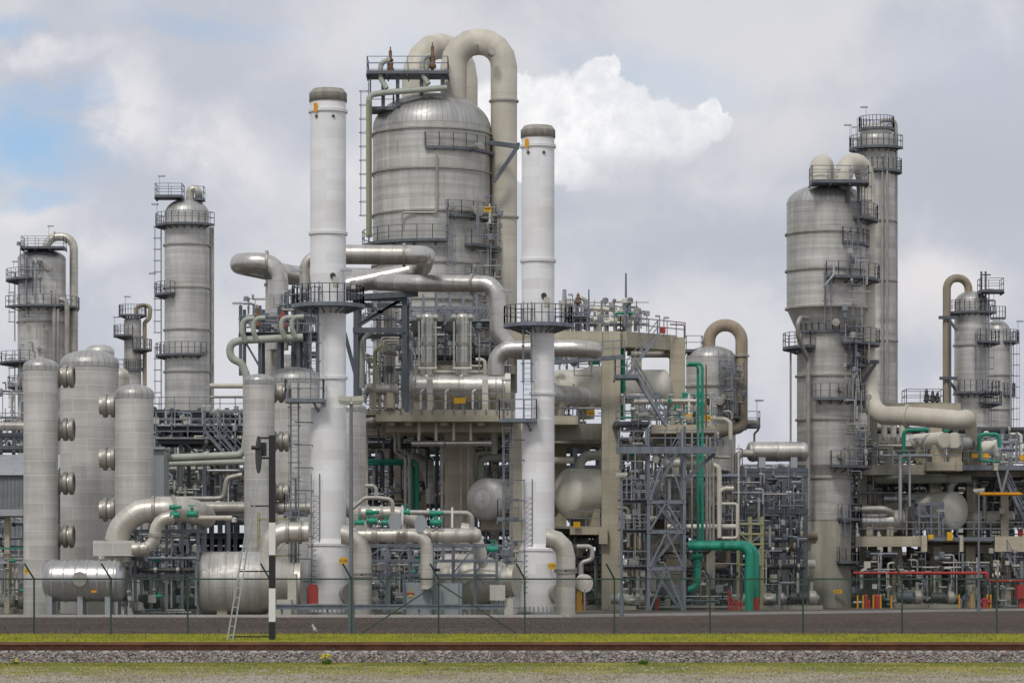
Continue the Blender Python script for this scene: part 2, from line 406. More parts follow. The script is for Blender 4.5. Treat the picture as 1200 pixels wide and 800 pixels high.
def ladder(t, x, y, z0, z1, cage=True, w=.5, ry=0., mat=None, name='ladder', step=.32, w_=.055):
    """upright ladder; ry turns it about z (0: climber faces +Y)"""
    mb = MB(); c, s_ = math.cos(R(ry)), math.sin(R(ry)); ex = Vector((c, s_, 0)); ey = Vector((s_, -c, 0)); o = Vector((x, y, 0))
    z = Vector((0, 0, 1))
    for k in (-1, 1): mb.bar(o+ex*(k*w/2)+z*z0, o+ex*(k*w/2)+z*(z1+.9), w_)
    n = int((z1-z0)/step)
    for k in range(n): mb.bar(o-ex*(w/2)+z*(z0+step*(k+.5)), o+ex*(w/2)+z*(z0+step*(k+.5)), .03)
    if cage:
        zz = z0+2.2; hoops = []
        while zz < z1+.9:
            pts = [o+ex*(.4*math.sin(R(a)))+ey*(.35+.4*-math.cos(R(a)))+z*zz for a in range(-150+180, 151+180, 50)]
            for p, q in zip(pts, pts[1:]): mb.bar(p, q, .045)
            hoops.append(pts); zz += 1.1
        for p, q in zip(hoops, hoops[1:]):
            for k in (0, 2, 4, 6):
                if k < len(p): mb.bar(p[k], q[k], .035)
    return part(t, name, mb, mat or M['galv'])
def dome_prof(r, h0, hd, n=8, r1=.02):
    return [(r*math.cos(math.pi/2*k/n) if k < n else r1, h0+hd*math.sin(math.pi/2*k/n)) for k in range(n+1)]
def mini_lamp(t, x, y, z, side=1):
    m = MB(); m.bar((x, y, z), (x, y, z+2.0), .05); m.bar((x, y, z+2.0), (x+side*.3, y, z+2.05), .04)
    m.box(x+side*.2-.35, x+side*.2+.35, y-.1, y+.1, z+1.98, z+2.12)
    part(t, 'lamp', m, M['lgalv'])
# ================================================================ GROUND
def gmat(name, stops, scale, rough=.95, bump=.02, fine=30):
    m, b, p = newmat(name); tc = b.n('ShaderNodeTexCoord'); o = tc.outputs['Object']
    a = b.noise(o, scale, 7, .65); f = b.noise(o, fine, 4, .65)
    c = b.mix(b.mr(a, .35, .65), stops[0], stops[1]); c = b.mix(b.mr(f, .45, .68, 0, .7), c, stops[2])
    b.l(c, p.inputs['Base Color']); p.inputs['Roughness'].default_value = rough; p.inputs['Specular IOR Level'].default_value = .08
    bp = b.n('ShaderNodeBump'); bp.inputs['Distance'].default_value = bump; b.l(f, bp.inputs['Height']); b.l(bp.outputs[0], p.inputs['Normal'])
    return m
def sheet(name, pts, z, mat, kind='structure', sub=None):
    mb = MB(); mb.v = [Vector((x, y, z)) for x, y in pts]; mb.face(range(len(pts)), [(x, y) for x, y in pts]); return struct(name, mb, mat, kind)
def rect(x0, x1, y0, y1): return [(x0, y0), (x1, y0), (x1, y1), (x0, y1)]
M['gplant'] = gmat('plant_yard_ground', [(.12, .10, .088), (.165, .145, .125), (.09, .075, .065)], .3)
M['gdirt'] = gmat('sandy_gravel', [(.30, .26, .21), (.37, .33, .28), (.19, .16, .12)], .8, fine=14)
M['gmoss'] = gmat('mossy_soil', [(.16, .16, .055), (.21, .20, .08), (.24, .21, .16)], .9, fine=9)
M['gasph'] = gmat('brown_cinder_gravel', [(.070, .050, .042), (.115, .083, .068), (.17, .13, .11)], .25, fine=4)
M['gasph2'] = gmat('darker_cinder_gravel', [(.060, .045, .038), (.085, .066, .056), (.12, .095, .08)], .25, fine=4)
M['gkerb'] = gmat('pale_kerb_concrete', [(.48, .46, .43), (.56, .53, .50), (.38, .36, .33)], .6, fine=12)
M['gstrip'] = gmat('verge_soil', [(.19, .20, .04), (.24, .25, .05), (.16, .16, .05)], .5, fine=6)
sheet('ground', rect(-1500, 1500, 2, 4000), 0, M['gplant'])
sheet('gravel_path', rect(-60, 60, 5, 46), .004, M['gdirt'])
def verge_mat():
    m, b, p = newmat('patchy_verge'); tc = b.n('ShaderNodeTexCoord'); o = tc.outputs['Object']; s_ = b.n('ShaderNodeSeparateXYZ'); b.l(o, s_.inputs[0])
    mp = b.n('ShaderNodeMapping'); b.l(o, mp.inputs[0]); mp.inputs['Scale'].default_value = (1, .45, 1)
    a = b.noise(mp.outputs[0], 1.1, 8, .7); f = b.noise(o, 11, 5, .7); g = b.noise(mp.outputs[0], .5, 4, .6)
    k = b.m('ADD', b.m('MULTIPLY', s_.outputs[1], .085), b.m('MULTIPLY', a, 1.5)); k = b.mr(k, 5.72, 6.12)          # moss gives way to sand away from the track
    soil = b.mix(b.mr(f, .4, .62), (.33, .285, .225), (.43, .39, .33)); soil = b.mix(b.mr(g, .45, .6, 0, .6), soil, (.25, .20, .13)); moss = b.mix(b.mr(g, .38, .6), (.21, .235, .045), (.36, .31, .085)); moss = b.mix(b.mr(f, .45, .7), moss, (.14, .16, .04))
    b.l(b.mix(k, soil, moss), p.inputs['Base Color']); p.inputs['Roughness'].default_value = 1; p.inputs['Specular IOR Level'].default_value = .08
    bp = b.n('ShaderNodeBump'); bp.inputs['Distance'].default_value = .03; b.l(f, bp.inputs['Height']); b.l(bp.outputs[0], p.inputs['Normal']); return m
sheet('verge', rect(-60, 60, 45, 72), .008, verge_mat())
sheet('grass_strip', rect(-80, 80, 90, 110.6), .006, M['gstrip'])
kx = [(-70, 172), (X(660, 170), 170), (X(1250, 222), 222), (80, 240)]
cin = MB(); cin.v = [Vector(p+(.004,)) for p in [(-70, 110.3), (80, 110.3), (80, 240), kx[2], kx[1], kx[0]]]; cin.face(range(6)); struct('cinder_ground', cin, M['gasph'])
cin = MB(); cin.v = [Vector(p+(.008,)) for p in [(-70, 126), (80, 126), (80, 152), (-70, 138)]]; cin.face(range(4)); struct('cinder_track', cin, M['gasph2'])
kb = MB()
for (x0, y0), (x1, y1) in zip(kx, kx[1:]): kb.bar((x0, y0+.45, .07), (x1, y1+.45, .07), .9, .14)
struct('kerb', kb, M['gkerb'])
pv = MB(); pv.v = [Vector(p+(.012,)) for p in [(-70, 173.2), (X(650, 171), 171.4), (X(700, 182), 186), (-70, 186)]]; pv.face(range(4)); struct('pavement', pv, gmat('pinkish_pavement', [(.24, .21, .19), (.31, .28, .25), (.18, .155, .14)], .5, fine=9))

# railway: ballast bed, sleepers, rails
random.seed(3)
bal = MB(); prof = [(69.6, 0), (70.2, .06), (71.2, .17), (75.6, .18), (77.5, 0)]
for a, c in zip(prof, prof[1:]):
    i = len(bal.v); bal.v += [Vector((-40, a[0], a[1])), Vector((40, a[0], a[1])), Vector((40, c[0], c[1])), Vector((-40, c[0], c[1]))]; bal.face((i, i+1, i+2, i+3))
M['gbal'] = gmat('ballast_stone', [(.16, .145, .135), (.30, .27, .25), (.08, .065, .055)], 9, fine=28)
struct('ballast_bed', bal, M['gbal'])
def stones(name, n, fy, size, cols, x0=-14.5, x1=14.5):
    obs = []
    for ci, c in enumerate(cols):
        mb = MB()
        for _ in range(int(n/len(cols))):
            y, z = fy(); x = random.uniform(x0, x1); r = random.uniform(*size)
            a = random.uniform(0, 6.28); sq = random.uniform(.5, .9); i = len(mb.v)
            for k in range(4):
                t = a+k*1.57+random.uniform(-.3, .3); mb.v.append(Vector((x+r*math.cos(t), y+r*math.sin(t), z+random.uniform(-.3, .3)*r)))
            mb.v.append(Vector((x+random.uniform(-.4, .4)*r, y, z+r*sq))); mb.v.append(Vector((x, y, z-r*sq)))
            for k in range(4): mb.face((i+k, i+(k+1) % 4, i+4)); mb.face((i+(k+1) % 4, i+k, i+5))
        obs.append(struct(name, mb, c, 'stuff'))
    return obs
def flat(name, c, rough=.9):
    m, b, p = newmat(name); tc = b.n('ShaderNodeTexCoord'); f = b.noise(tc.outputs['Object'], 30, 2)
    b.l(b.mix(f, cmul(c, .75), cmul(c, 1.25)), p.inputs['Base Color']); p.inputs['Roughness'].default_value = rough; return m
def fb():
    t = random.random()**.9; y = 69.45+t*2.5
    z = 0 if y < 69.6 else (.06*(y-69.6)/.6 if y < 70.2 else (.06+.11*(y-70.2) if y < 71.2 else .172)); return y, z+.012
stones('ballast_stones', 15000, fb, (.022, .05), [flat('grey_ballast_stone', (.20, .185, .17)), flat('pale_ballast_stone', (.36, .34, .315)), flat('dark_ballast_stone', (.06, .052, .048)), flat('brown_ballast_stone', (.22, .155, .11))])
stones('path_gravel', 7000, lambda: (random.uniform(53, 66), .012), (.008, .03), [flat('grey_path_gravel', (.22, .19, .165)), flat('pale_path_gravel', (.43, .39, .33))])
stones('cinder_stones', 9000, lambda: (random.uniform(110.6, 166), .012), (.018, .05), [flat('dark_cinder_stone', (.05, .036, .03)), flat('brown_cinder_stone', (.085, .06, .05)), flat('ruddy_cinder_stone', (.12, .078, .06)), flat('pale_cinder_stone', (.17, .135, .115))], -30, 30)
slp = None
for k in range(-16, 17):
    if slp is None:
        mb = MB(); mb.box(-.13, .13, 71.35, 74.1, .05, .2)
        for y in (72.06, 73.5): mb.box(-.19, .19, y-.16, y+.16, .2, .235)
        slp = single('sleeper', 'pale concrete sleeper end under the rusty rails, one of an even row', 'sleeper', mb, M['gkerb'], 'railway sleepers', (0, 72.7, .05)); o = slp
    else: o = slp.copy(); COL.objects.link(o)
    o.location.x = .12+k*.605*1.43
M['rust'] = paint('shaded_rusty_rail_web', (.10, .040, .02), .8, .15, .4, 3, False, (.05, .02, .012), .7)  # rust brown for the web, with its shade put into the colour
M['rustt'] = paint('lit_rail_head', (.23, .11, .065), .5, .5, .25, 1.5, False)  # paler rust for the head: the light on it is painted in
for y, lb in ((72.06, 'nearer of the two rusty railway rails'), (73.5, 'farther of the two rusty railway rails, seen just over the nearer one')):
    t = thing('railway_rail', lb, 'rail', (0, y, .235), 'railway rails')
    mb = MB(); mb.box(-40, 40, y-.075, y+.075, .235, .262); mb.box(-40, 40, y-.012, y+.012, .262, .365); part(t, 'web', mb, M['rust'])
    mb = MB(); mb.box(-40, 40, y-.036, y+.036, .365, .385); mb.box(-40, 40, y-.031, y+.031, .385, .409); part(t, 'rail_head', mb, M['rustt'])
M['clip'] = paint('rusty_clip', (.09, .05, .03), .8, .2, .3, 3, False)
cl0 = None
for k in range(-16, 17):
    if cl0 is None: mb = MB(); mb.box(-.07, .07, 71.93, 72.0, .2351, .30); mb.box(-.03, .03, 71.86, 71.93, .2351, .275); cl0 = single('rail_clip', 'small rusty clip holding the nearer rail to its sleeper, one of an even row', 'rail clip', mb, M['clip'], 'rail clips', (0, 71.93, .2351)); o = cl0
    else: o = cl0.copy(); COL.objects.link(o)
    o.location.x = .12+k*.605*1.43
# grass
def blades(name, n, fpos, h, mat, w=.012):
    mb = MB()
    for _ in range(n):
        r = fpos()
        if r is None: continue
        x, y = r; hh = random.uniform(*h); a = random.uniform(0, 6.28); l = random.uniform(-.4, .4)*hh; i = len(mb.v)
        dx, dy = math.cos(a)*w, math.sin(a)*w
        mb.v += [Vector((x-dx, y-dy, 0)), Vector((x+dx, y+dy, 0)), Vector((x+l, y+l*.5, hh))]; mb.face((i, i+1, i+2))
    return struct(name, mb, mat, 'stuff')
def gcol(name, c, c2):
    m, b, p = newmat(name); tc = b.n('ShaderNodeTexCoord'); f = b.noise(tc.outputs['Object'], .9, 5)
    b.l(b.mix(b.mr(f, .35, .65), c, c2), p.inputs['Base Color']); p.inputs['Roughness'].default_value = .8; return m
gm = gcol('yellow_green_grass', (.26, .30, .02), (.44, .40, .04)); gm2 = gcol('olive_moss_grass', (.15, .17, .035), (.27, .24, .07)); gm3 = gcol('dry_straw_grass', (.34, .27, .12), (.30, .26, .10))
from mathutils import noise as MN
def patchy(y0, y1, thr, s=.7):
    def f():
        x = random.uniform(-13.5, 13.5); y = random.uniform(y0, y1)
        return (x, y) if MN.noise(Vector((x*s, y*s*.8, 3)))+random.uniform(-.25, .25) > thr(y) else None
    return f
blades('grass', 30000, lambda: (random.uniform(-19, 19), random.uniform(95, 110.3)), (.03, .075), gm, .03)
blades('grass', 30000, patchy(61.5, 69.6, lambda y: -.25+(69.6-y)*.085), (.015, .05), gm2)
blades('grass', 9000, patchy(66.5, 69.7, lambda y: -.3), (.02, .05), gcol('fresh_green_grass', (.14, .19, .025), (.20, .24, .03)))
blades('grass', 14000, patchy(56, 67, lambda y: .0+(66-y)*.02, 1.3), (.015, .05), gm3)
blades('grass', 12000, patchy(56, 66, lambda y: .12, 1.9), (.02, .06), gm2)
blades('grass', 5000, patchy(64, 69.4, lambda y: .22, 2.6), (.05, .13), gcol('rank_grass', (.13, .17, .03), (.25, .24, .07)), .009)
blades('grass', 7000, lambda: (lambda x, y: (x, y) if MN.noise(Vector((x*.5, y*.4, 9))) > .1 else None)(random.uniform(-19, 19), random.uniform(96, 110.6)), (.06, .16), gcol('olive_tuft_grass', (.15, .18, .03), (.30, .25, .08)), .025)
leafg = gcol('fresh_leaf', (.10, .21, .02), (.16, .28, .03)); flo = flat('yellow_petals', (.75, .62, .02))
def weed(px, d, r, h, n, label, flowers=0):
    x = X(px, d); t = thing('weed', label, 'plant', (x, d, 0)); mb = MB()
    for _ in range(n):
        a = random.uniform(0, 6.28); q = random.random()**.5*r; hh = random.uniform(.3, 1)*h*(1-q/r*.5); bx, by = x+q*.3*math.cos(a), d+q*.3*math.sin(a)
        tx, ty = x+q*math.cos(a), d+q*math.sin(a); i = len(mb.v); w = random.uniform(.008, .02); ca, sa = -math.sin(a)*w, math.cos(a)*w
        mb.v += [Vector((bx, by, 0)), Vector(((bx+tx)/2+ca, (by+ty)/2+sa, hh*.6)), Vector((tx, ty, hh)), Vector(((bx+tx)/2-ca, (by+ty)/2-sa, hh*.6))]; mb.face((i, i+1, i+2, i+3))
    part(t, 'foliage', mb, leafg)
    for _ in range(flowers):
        mb = MB(); a = random.uniform(0, 6.28); q = random.random()*r; c = Vector((x+q*math.cos(a), d+q*math.sin(a)*.5, h*random.uniform(.7, 1.15)))
        mb.lathe(c, (0, -.2, 1), [[(.002, -.01), (.02, 0), (.024, .012), (.002, .02)]], 6); part(t, 'flower', mb, flo)
weed(383, 68.2, .16, .2, 160, 'yellow flowering weed at the ballast edge below the stack with the red cabinet', 22)
weed(754, 68.0, .15, .19, 170, 'fresh green leafy weed without flowers at the ballast edge, right of centre')
weed(498+250-250, 67.9, .08, .1, 60, 'small low weed with three yellow flowers at the foot of the ballast', 3)
weed(18, 68.2, .12, .1, 80, 'low yellow flowering weed near the left edge of the track verge', 6)

# ================================================================ BOUNDARY FENCE
DF = 110.0
t = thing('chain_link_fence', 'dark green chain link security fence with outward leaning post tops', 'fence', (0, DF, 0))
zt = Z(678, DF)
fpx = [-62, 40, 130, 220, 316, 412, 514, 615, 720, 832, 941, 1057, 1168, 1270]
for px in fpx:
    x = X(px, DF); mb = MB(); mb.bar((x, DF, 0), (x, DF, zt+.05), .06); mb.bar((x, DF, zt), (x-.3, DF-.3, zt+.55), .045); part(t, 'post', mb, M['fence'])
mb = MB(); mb.bar((X(-62, DF), DF, zt), (X(1270, DF), DF, zt), .055); part(t, 'top_rail', mb, M['fence'])
x = X(514, DF)
for px in (423, 606):
    mb = MB(); mb.bar((x, DF-.06, zt-.15), (X(px, DF), DF-.06, .04), .05); part(t, 'brace', mb, M['fence'])
mb = MB(); x0, x1 = X(-62, DF), X(1270, DF); x = x0-zt
while x < x1:
    for sg in (1, -1):
        a, c = (x, .03), (x+zt, zt)
        if sg < 0: a, c = (x, zt), (x+zt, .03)
        mb.bar((a[0], DF+.035+sg*.003, a[1]), (c[0], DF+.035+sg*.003, c[1]), .0055)
    x += .09
part(t, 'wire_netting', mb, M['fence'])
# barbed strands are too fine to read in the photo

# ================================================================ SIGNAL, LADDER, BIRD
DS = 98.0
def sp(px, py): return P(px, py, DS)
t = thing('signal_post', 'black and white banded railway signal post with round black head, before the fence', 'signal', sp(319, 751)*1)
x = X(319, DS); w = S(4.1, DS); cuts = [(751, 728, 'black'), (728, 689, 'whitep'), (689, 650, 'black'), (650, 612, 'whitep'), (612, 510, 'black')]
for y0, y1, mm in cuts:
    mb = MB(); z0 = max(0, Z(y0, DS)); mb.box(x-w*.92, x+w*.92, DS-w*.7, DS+w*.7, z0, Z(y1, DS)); part(t, 'post_band', mb, M[mm])
for py in (513, 536.5): 
    mb = MB(); mb.bar(sp(305, py), sp(316, py), .06); part(t, 'bracket', mb, M['black'])
mb = MB(); mb.box(X(304.5, DS), X(312, DS), DS-.15, DS+.2, Z(534, DS), Z(518.5, DS)); part(t, 'lamp_housing', mb, M['black'])
c = sp(303.5, 532.5); mb = MB(); r_ = S(22, DS); i = len(mb.v)
n_ = 28; fr = Vector((-1, -.45, 0)).normalized(); sd_ = Vector((.45, -1, 0)).normalized()
for off in (0, .03):
    for k in range(n_):
        a = 2*math.pi*k/n_; mb.v.append(c+fr*off+sd_*(math.cos(a)*S(10, DS))+Vector((0, 0, math.sin(a)*r_)))
mb.face(range(i, i+n_)); mb.face(list(range(i+n_, i+2*n_))[::-1])
for k in range(n_): mb.face((i+k, i+n_+k, i+n_+(k+1) % n_, i+(k+1) % n_))
part(t, 'background_plate', mb, M['black'])
mb = MB(); mb.cyl(sp(303, 525), sp(294.5, 524), S(2.4, DS), 12); part(t, 'hood', mb, M['black'])
for py, xa in ((592.5, 293), (669, 279), (745.5, 269)):
    mb = MB(); mb.bar(sp(xa, py), sp(318, py), .045); part(t, 'ladder_arm', mb, M['black'])
t = thing('signal_ladder', 'tall grey metal ladder leaning up to the banded signal post', 'ladder', sp(269, 751))
a0, a1, b0, b1 = P(266, 751, 97.8), P(298.3, 562, 97.8), P(272.5, 751, 97.8), P(303, 562, 97.8)
mb = MB(); mb.bar(a0, a1, .045); mb.bar(b0, b1, .045)
for k in range(17): f = (k+.6)/17; mb.bar(a0.lerp(a1, f), b0.lerp(b1, f), .03)
part(t, 'ladder_frame', mb, M['lgalv'])
# gull standing on the cinders
DB = 112; bx, bz = X(369, DB), Z(743, DB)
bz = 0
t = thing('gull', 'white gull standing on the brown gravel behind the fence, below the left white stack', 'bird', (bx, DB, 0))
mb = MB(); mb.lathe((bx+.03, DB, bz+.09), (-.35, -.2, .75), [[(.005, -.06), (.045, -.01), (.068, .07), (.06, .13), (.038, .18), (.036, .21), (.042, .24), (.03, .275), (.003, .29)]], 12)
body = part(t, 'body', mb, M['whitep'])
mb = MB(); mb.bar((bx-.115, DB-.05, bz+.30), (bx-.165, DB-.08, bz+.285), .016); part(t, 'beak', mb, M['orange'])
mb = MB(); mb.lathe((bx+.05, DB-.015, bz+.10), (-.3, -.1, .6), [[(.003, -.13), (.03, -.04), (.05, .04), (.05, .1), (.003, .14)]], 8); part(t, 'wing', mb, M['lgalv'])
for k in (-.025, .025):
    mb = MB(); mb.bar((bx+k, DB, 0), (bx+k, DB, bz+.1), .012); mb.bar((bx+k, DB, .006), (bx+k-.04, DB-.02, .006), .02); part(t, 'leg', mb, M['orange'])

# ================================================================ LAMP POSTS
def lamp_post(px, ytop, d, label, head=28, ang=-10, wpost=.16):
    x = X(px, d); z1 = Z(ytop, d); t = thing('lamp_post', label, 'street lamp', (x, d, 0), 'yard lamp posts')
    mb = MB(); mb.lathe((x, d, 0), (0, 0, 1), [[(wpost*.8, 0), (wpost*.8, 1.2)], [(wpost*.55, 1.2), (wpost*.38, z1-.1)]], 10); part(t, 'pole', mb, M['galv'])
    for sx in ((-1, 1) if head > 20 else (1,)):
        L = S(head/2, d) if head > 20 else S(head, d); mb = MB(); m = Matrix.Translation((x, d, z1)) @ Matrix.Rotation(R(ang*sx*0-4*sx), 4, 'Y')
        c = sx*L*.55 if head > 20 else 0
        mb.box(c-L*.52, c+L*.52, -.2, .2, -.02, .16, m); mb.box(c-L*.44, c+L*.44, -.17, .17, -.09, -.024, m); h = part(t, 'lamp_head', mb, M['beige'])
        g = MB(); g.box(c-L*.38, c+L*.38, -.14, .14, -.11, -.092, m); part(h, 'lens', g, M['lgalv'])
    return t
lamp_post(411.5, 470, 111.5, 'tall thick lamp post with a two sided head just behind the fence', 28)
lamp_post(346.5, 559, 184, 'thin lamp post between the striped signal post and the left white stack', 11)
lamp_post(728.5, 557, 170, 'lamp post with a single head in front of the concrete pier', 13)
lamp_post(1147, 575, 204, 'lamp post on the right with the orange crane beam behind it', 12)

# ================================================================ GUARD RAIL
t = thing('guard_rail', 'long grey steel crash barrier along the yard kerb', 'crash barrier', (X(455, 176), 176, 0))
x0, x1 = X(322, 176), X(592, 176)
mb = MB(); mb.box(x0, x1, 175.9, 176, .62, .70); mb.box(x0, x1, 175.98, 176.02, .5, .62); mb.box(x0, x1, 175.9, 176, .40, .5); part(t, 'rail_beam', mb, M['galv'])
x = x0+.4
while x < x1:
    mb = MB(); mb.box(x-.06, x+.06, 176.03, 176.15, 0, .66); part(t, 'post', mb, M['galv']); x += 2.62

# ================================================================ WHITE STACKS
def sign(t, px0, px1, py0, py1, d, label='yellow sign', marks=3, mat='yel', name='sign'):
    mb = MB(); mb.pbox(px0, px1, py0, py1, d, .04); s_ = part(t, name, mb, M[mat], label)
    if marks:
        w_ = (px1-px0)/(marks*1.9+2.2)
        for k in range(marks):
            g = MB(); g.pbox(px0+w_*(1.5+k*1.9), px0+w_*(2.4+k*1.9), py0+(py1-py0)*.40, py0+(py1-py0)*.62, d-.012, .008)
            part(s_, 'lettering', g, M['ink'])
    return s_
def sign_text(t, s, px0, px1, py0, py1, d, mat='ink'):
    mb = MB(); mb.pbox(px0, px1, py0, py1, d, .04); s_ = part(t, 'sign', mb, M['yel'], 'yellow number sign')
    cu = bpy.data.curves.new('lettering', 'FONT'); cu.body = s; cu.align_x = 'CENTER'; cu.align_y = 'CENTER'; cu.size = S((py1-py0)*.55, d); cu.extrude = .004
    tmp = bpy.data.objects.new('lettering', cu); me = bpy.data.meshes.new_from_object(tmp); bpy.data.objects.remove(tmp)
    me.transform(Matrix.Rotation(R(90), 4, 'X')); me.materials.clear(); me.materials.append(M[mat])
    o = bpy.data.objects.new('lettering', me); COL.objects.link(o); o.parent = s_; o.location = P((px0+px1)/2, (py0+py1)/2, d-.01)-wpos(s_)
def stack(cx, hw, ytop, ycap, rings, yplat, ynar, nar_shift, ylow, d, label, txt):
    x = X(cx, d); r = S(hw, d); t = thing('flue_stack', label, 'chimney', (x, d, 0))
    z = lambda y: Z(y, d)
    rn = S(hw-(5.5 if nar_shift else 0)+.0, d); xn = x+(r-rn)
    mb = MB()
    mb.lathe((x, d, 0), (0, 0, 1), [[(r*1.14, 0), (r*1.12, z(ylow))], [(r*1.12, z(ylow)), (r*1.0, z(ylow-7))], [(r, z(ylow-7)), (r, z(ynar))], [(r, z(ynar)), (rn*.5, z(ynar))]], 48)
    mb.lathe((xn, d, 0), (0, 0, 1), [[(rn, z(ynar)-.2), (rn, z(yplat)+.3)]], 48)
    mb.lathe((x, d, 0), (0, 0, 1), [[(rn*.5, z(yplat)), (r, z(yplat))], [(r, z(yplat)), (r, z(ycap))]], 48)
    part(t, 'shaft', mb, M['white'])
    mb = MB(); mb.lathe((x, d, 0), (0, 0, 1), [[(r+.02, z(ycap)), (r+.06, z(ycap)), (r+.06, z(ytop+5))], [(r+.06, z(ytop+5)), (r*.86, z(ytop))], [(r*.86, z(ytop)), (r*.8, z(ytop)), (r*.8, z(ytop)-1)], [(r*.8, z(ytop)-1), (.01, z(ytop)-1)]], 48); part(t, 'cap', mb, M['capc'])
    for y in rings:
        mb = MB(); o = xn if ynar > y > yplat else x; rr = rn if ynar > y > yplat else r
        mb.torus_band((o, d, z(y)), (0, 0, 1), rr, .16, .10, 48); part(t, 'flange_ring', mb, M['white'])
    mb = MB(); mb.torus_band((x, d, z(ylow)), (0, 0, 1), r*1.11, .14, .08, 48); part(t, 'flange_ring', mb, M['white'])
    # base bolts
    mb = MB(); mb.lathe((x, d, 0), (0, 0, 1), [[(r*1.28, 0), (r*1.28, .18)], [(r*1.28, .18), (r*1.1, .18)]], 40)
    for k in range(28):
        a = k*2*math.pi/28; mb.box(x+r*1.2*math.sin(a)-.04, x+r*1.2*math.sin(a)+.04, d-r*1.2*math.cos(a)-.04, d-r*1.2*math.cos(a)+.04, .182, .5)
    part(t, 'base_ring', mb, M['lgalv'])
    sign(t, cx-hw*.81, cx-hw*.81+4.5, ycap+0.5, ycap+11, d-r*.97, 'small yellow upright plate just under the cap', 0, 'orange', 'marker_plate')
    for sx in (-.6, .35):
        mb = MB(); mb.cyl((x+sx*r, d-r*.99*math.sqrt(1-sx*sx)-.1, z(ycap+19)), (x+sx*r, d-r*math.sqrt(1-sx*sx)+.1, z(ycap+19)), .09, 8); part(t, 'test_port', mb, M['dark'])
    mb = MB(); mb.cyl((x+.35, d-r*1.08, z(yplat-32)), (x+.35, d-r*.7, z(yplat-32)), .17, 12); mb.cyl((x+.35, d-r*1.1, z(yplat-30)), (x+.35, d-r*.7, z(yplat-30)), .1, 10); part(t, 'sight_port', mb, M['dark'])
    # main round platform
    arc_platform(t, x, d, r, r+1.12, -175, 175, z(yplat), True, M['galv'], M['galv'])
    mb = MB(); mb.box(x+r*.5-.15, x+r*.5+.2, d-r-.75, d-r-.4, z(yplat)+.9, z(yplat)+1.5); part(t, 'instrument_box', mb, M['beige']); mb = MB(); mb.box(x+r*1.25, x+r*1.25+.35, d-.6, d-.3, z(yplat)+.9, z(yplat)+1.4); part(t, 'instrument_box', mb, M['beige'])
    # ladder in two runs with a small landing
    lx = x-r+.35
    z2 = z(yplat+112)
    ladder(t, lx, d-r-.05, z2+.05, z(yplat)+.4, True)
    d_ = MB(); d_.box(x-r-1.4, x-r+.95, d-r-1.0, d-r+.6, z2-.22, z2); d_.bar((x-r+.3, d-r-.8, z2-.2), (x-r+.6, d-r+.3, z2-.8), .1)
    pl = part(t, 'landing', d_, M['galv']); m = MB()
    rail_path(m, [(x-r-1.36, d-r+.5, z2), (x-r-1.36, d-r-.95, z2), (x-r+.9, d-r-.95, z2), (x-r+.9, d-r+.1, z2)], 1.15, .8, .032); part(pl, 'railing', m, M['rail'])
    ladder(t, x-r-.85, d-r-.1, .3, z2+.1, True)
    for k in range(8):
        zz = 2+k*(z2-2)/8
        mb = MB(); mb.bar((x-r-.85, d-r-.05, zz), (x-r+.2, d-r+.45, zz), .07); part(t, 'ladder_bracket', mb, M['galv'])
    sign_text(t, txt, cx+hw*.58+1.3, cx+hw*1.0+1.2, ylow+15, ylow+22.5, d-r*1.14)
    sx0 = x-r*1.16
    ladder(t, sx0+.55, d-r*.93, 1.2, Z(ylow-65, d), False, .5, -10, M['galv'], 'access_ladder')
    box_platform(t, x-r*1.15-1.35, x-r*1.15, d-.9, d+.5, Z(ylow-38, d), 'fl', M['galv'])
    # access door
    mb = MB(); c = Vector((x+r*.98, d-r*.62, Z(695, d))); mb.lathe(c, (.75, -.66, 0), [[(.5, -.1), (.5, .22)], [(.5, .22), (.6, .22)], [(.6, .22), (.6, .34)], [(.6, .34), (.01, .34)]], 20); part(t, 'manhole', mb, M['greyp'])
    # stiffener fin at the foot
    mb = MB(); i = len(mb.v)
    for yy in (d-.1, d+.1): mb.v += [Vector((x-r*1.1, yy, 0)), Vector((x-r*1.9, yy, 0)), Vector((x-r*1.9, yy, .5)), Vector((x-r*1.1, yy, 4.2))]
    mb.face((i, i+1, i+2, i+3)); mb.face((i+7, i+6, i+5, i+4)); mb.face((i+1, i+5, i+6, i+2)); mb.face((i+2, i+6, i+7, i+3)); part(t, 'base_fin', mb, M['white'])
    return t
stack(384.5, 21, 105, 120, [131, 274, 443], 357, 478, 1, 638, 185, 'taller white chimney stack with sooty cap, left of the big central column', 'F-102')
stack(630.5, 19.2, 148, 162, [172, 306, 461], 380, 492, 1, 644, 188, 'shorter white chimney stack with sooty cap, right of the big central column', 'F-103')
mb = MB(); mb.pbox(359.5, 372.5, 687, 707, 181.2, .5); mb.pbox(361, 371.5, 684.5, 687, 181.3, .3)
single('fire_cabinet', 'red fire cabinet at the foot of the taller left white stack', 'cabinet', mb, M['red'])

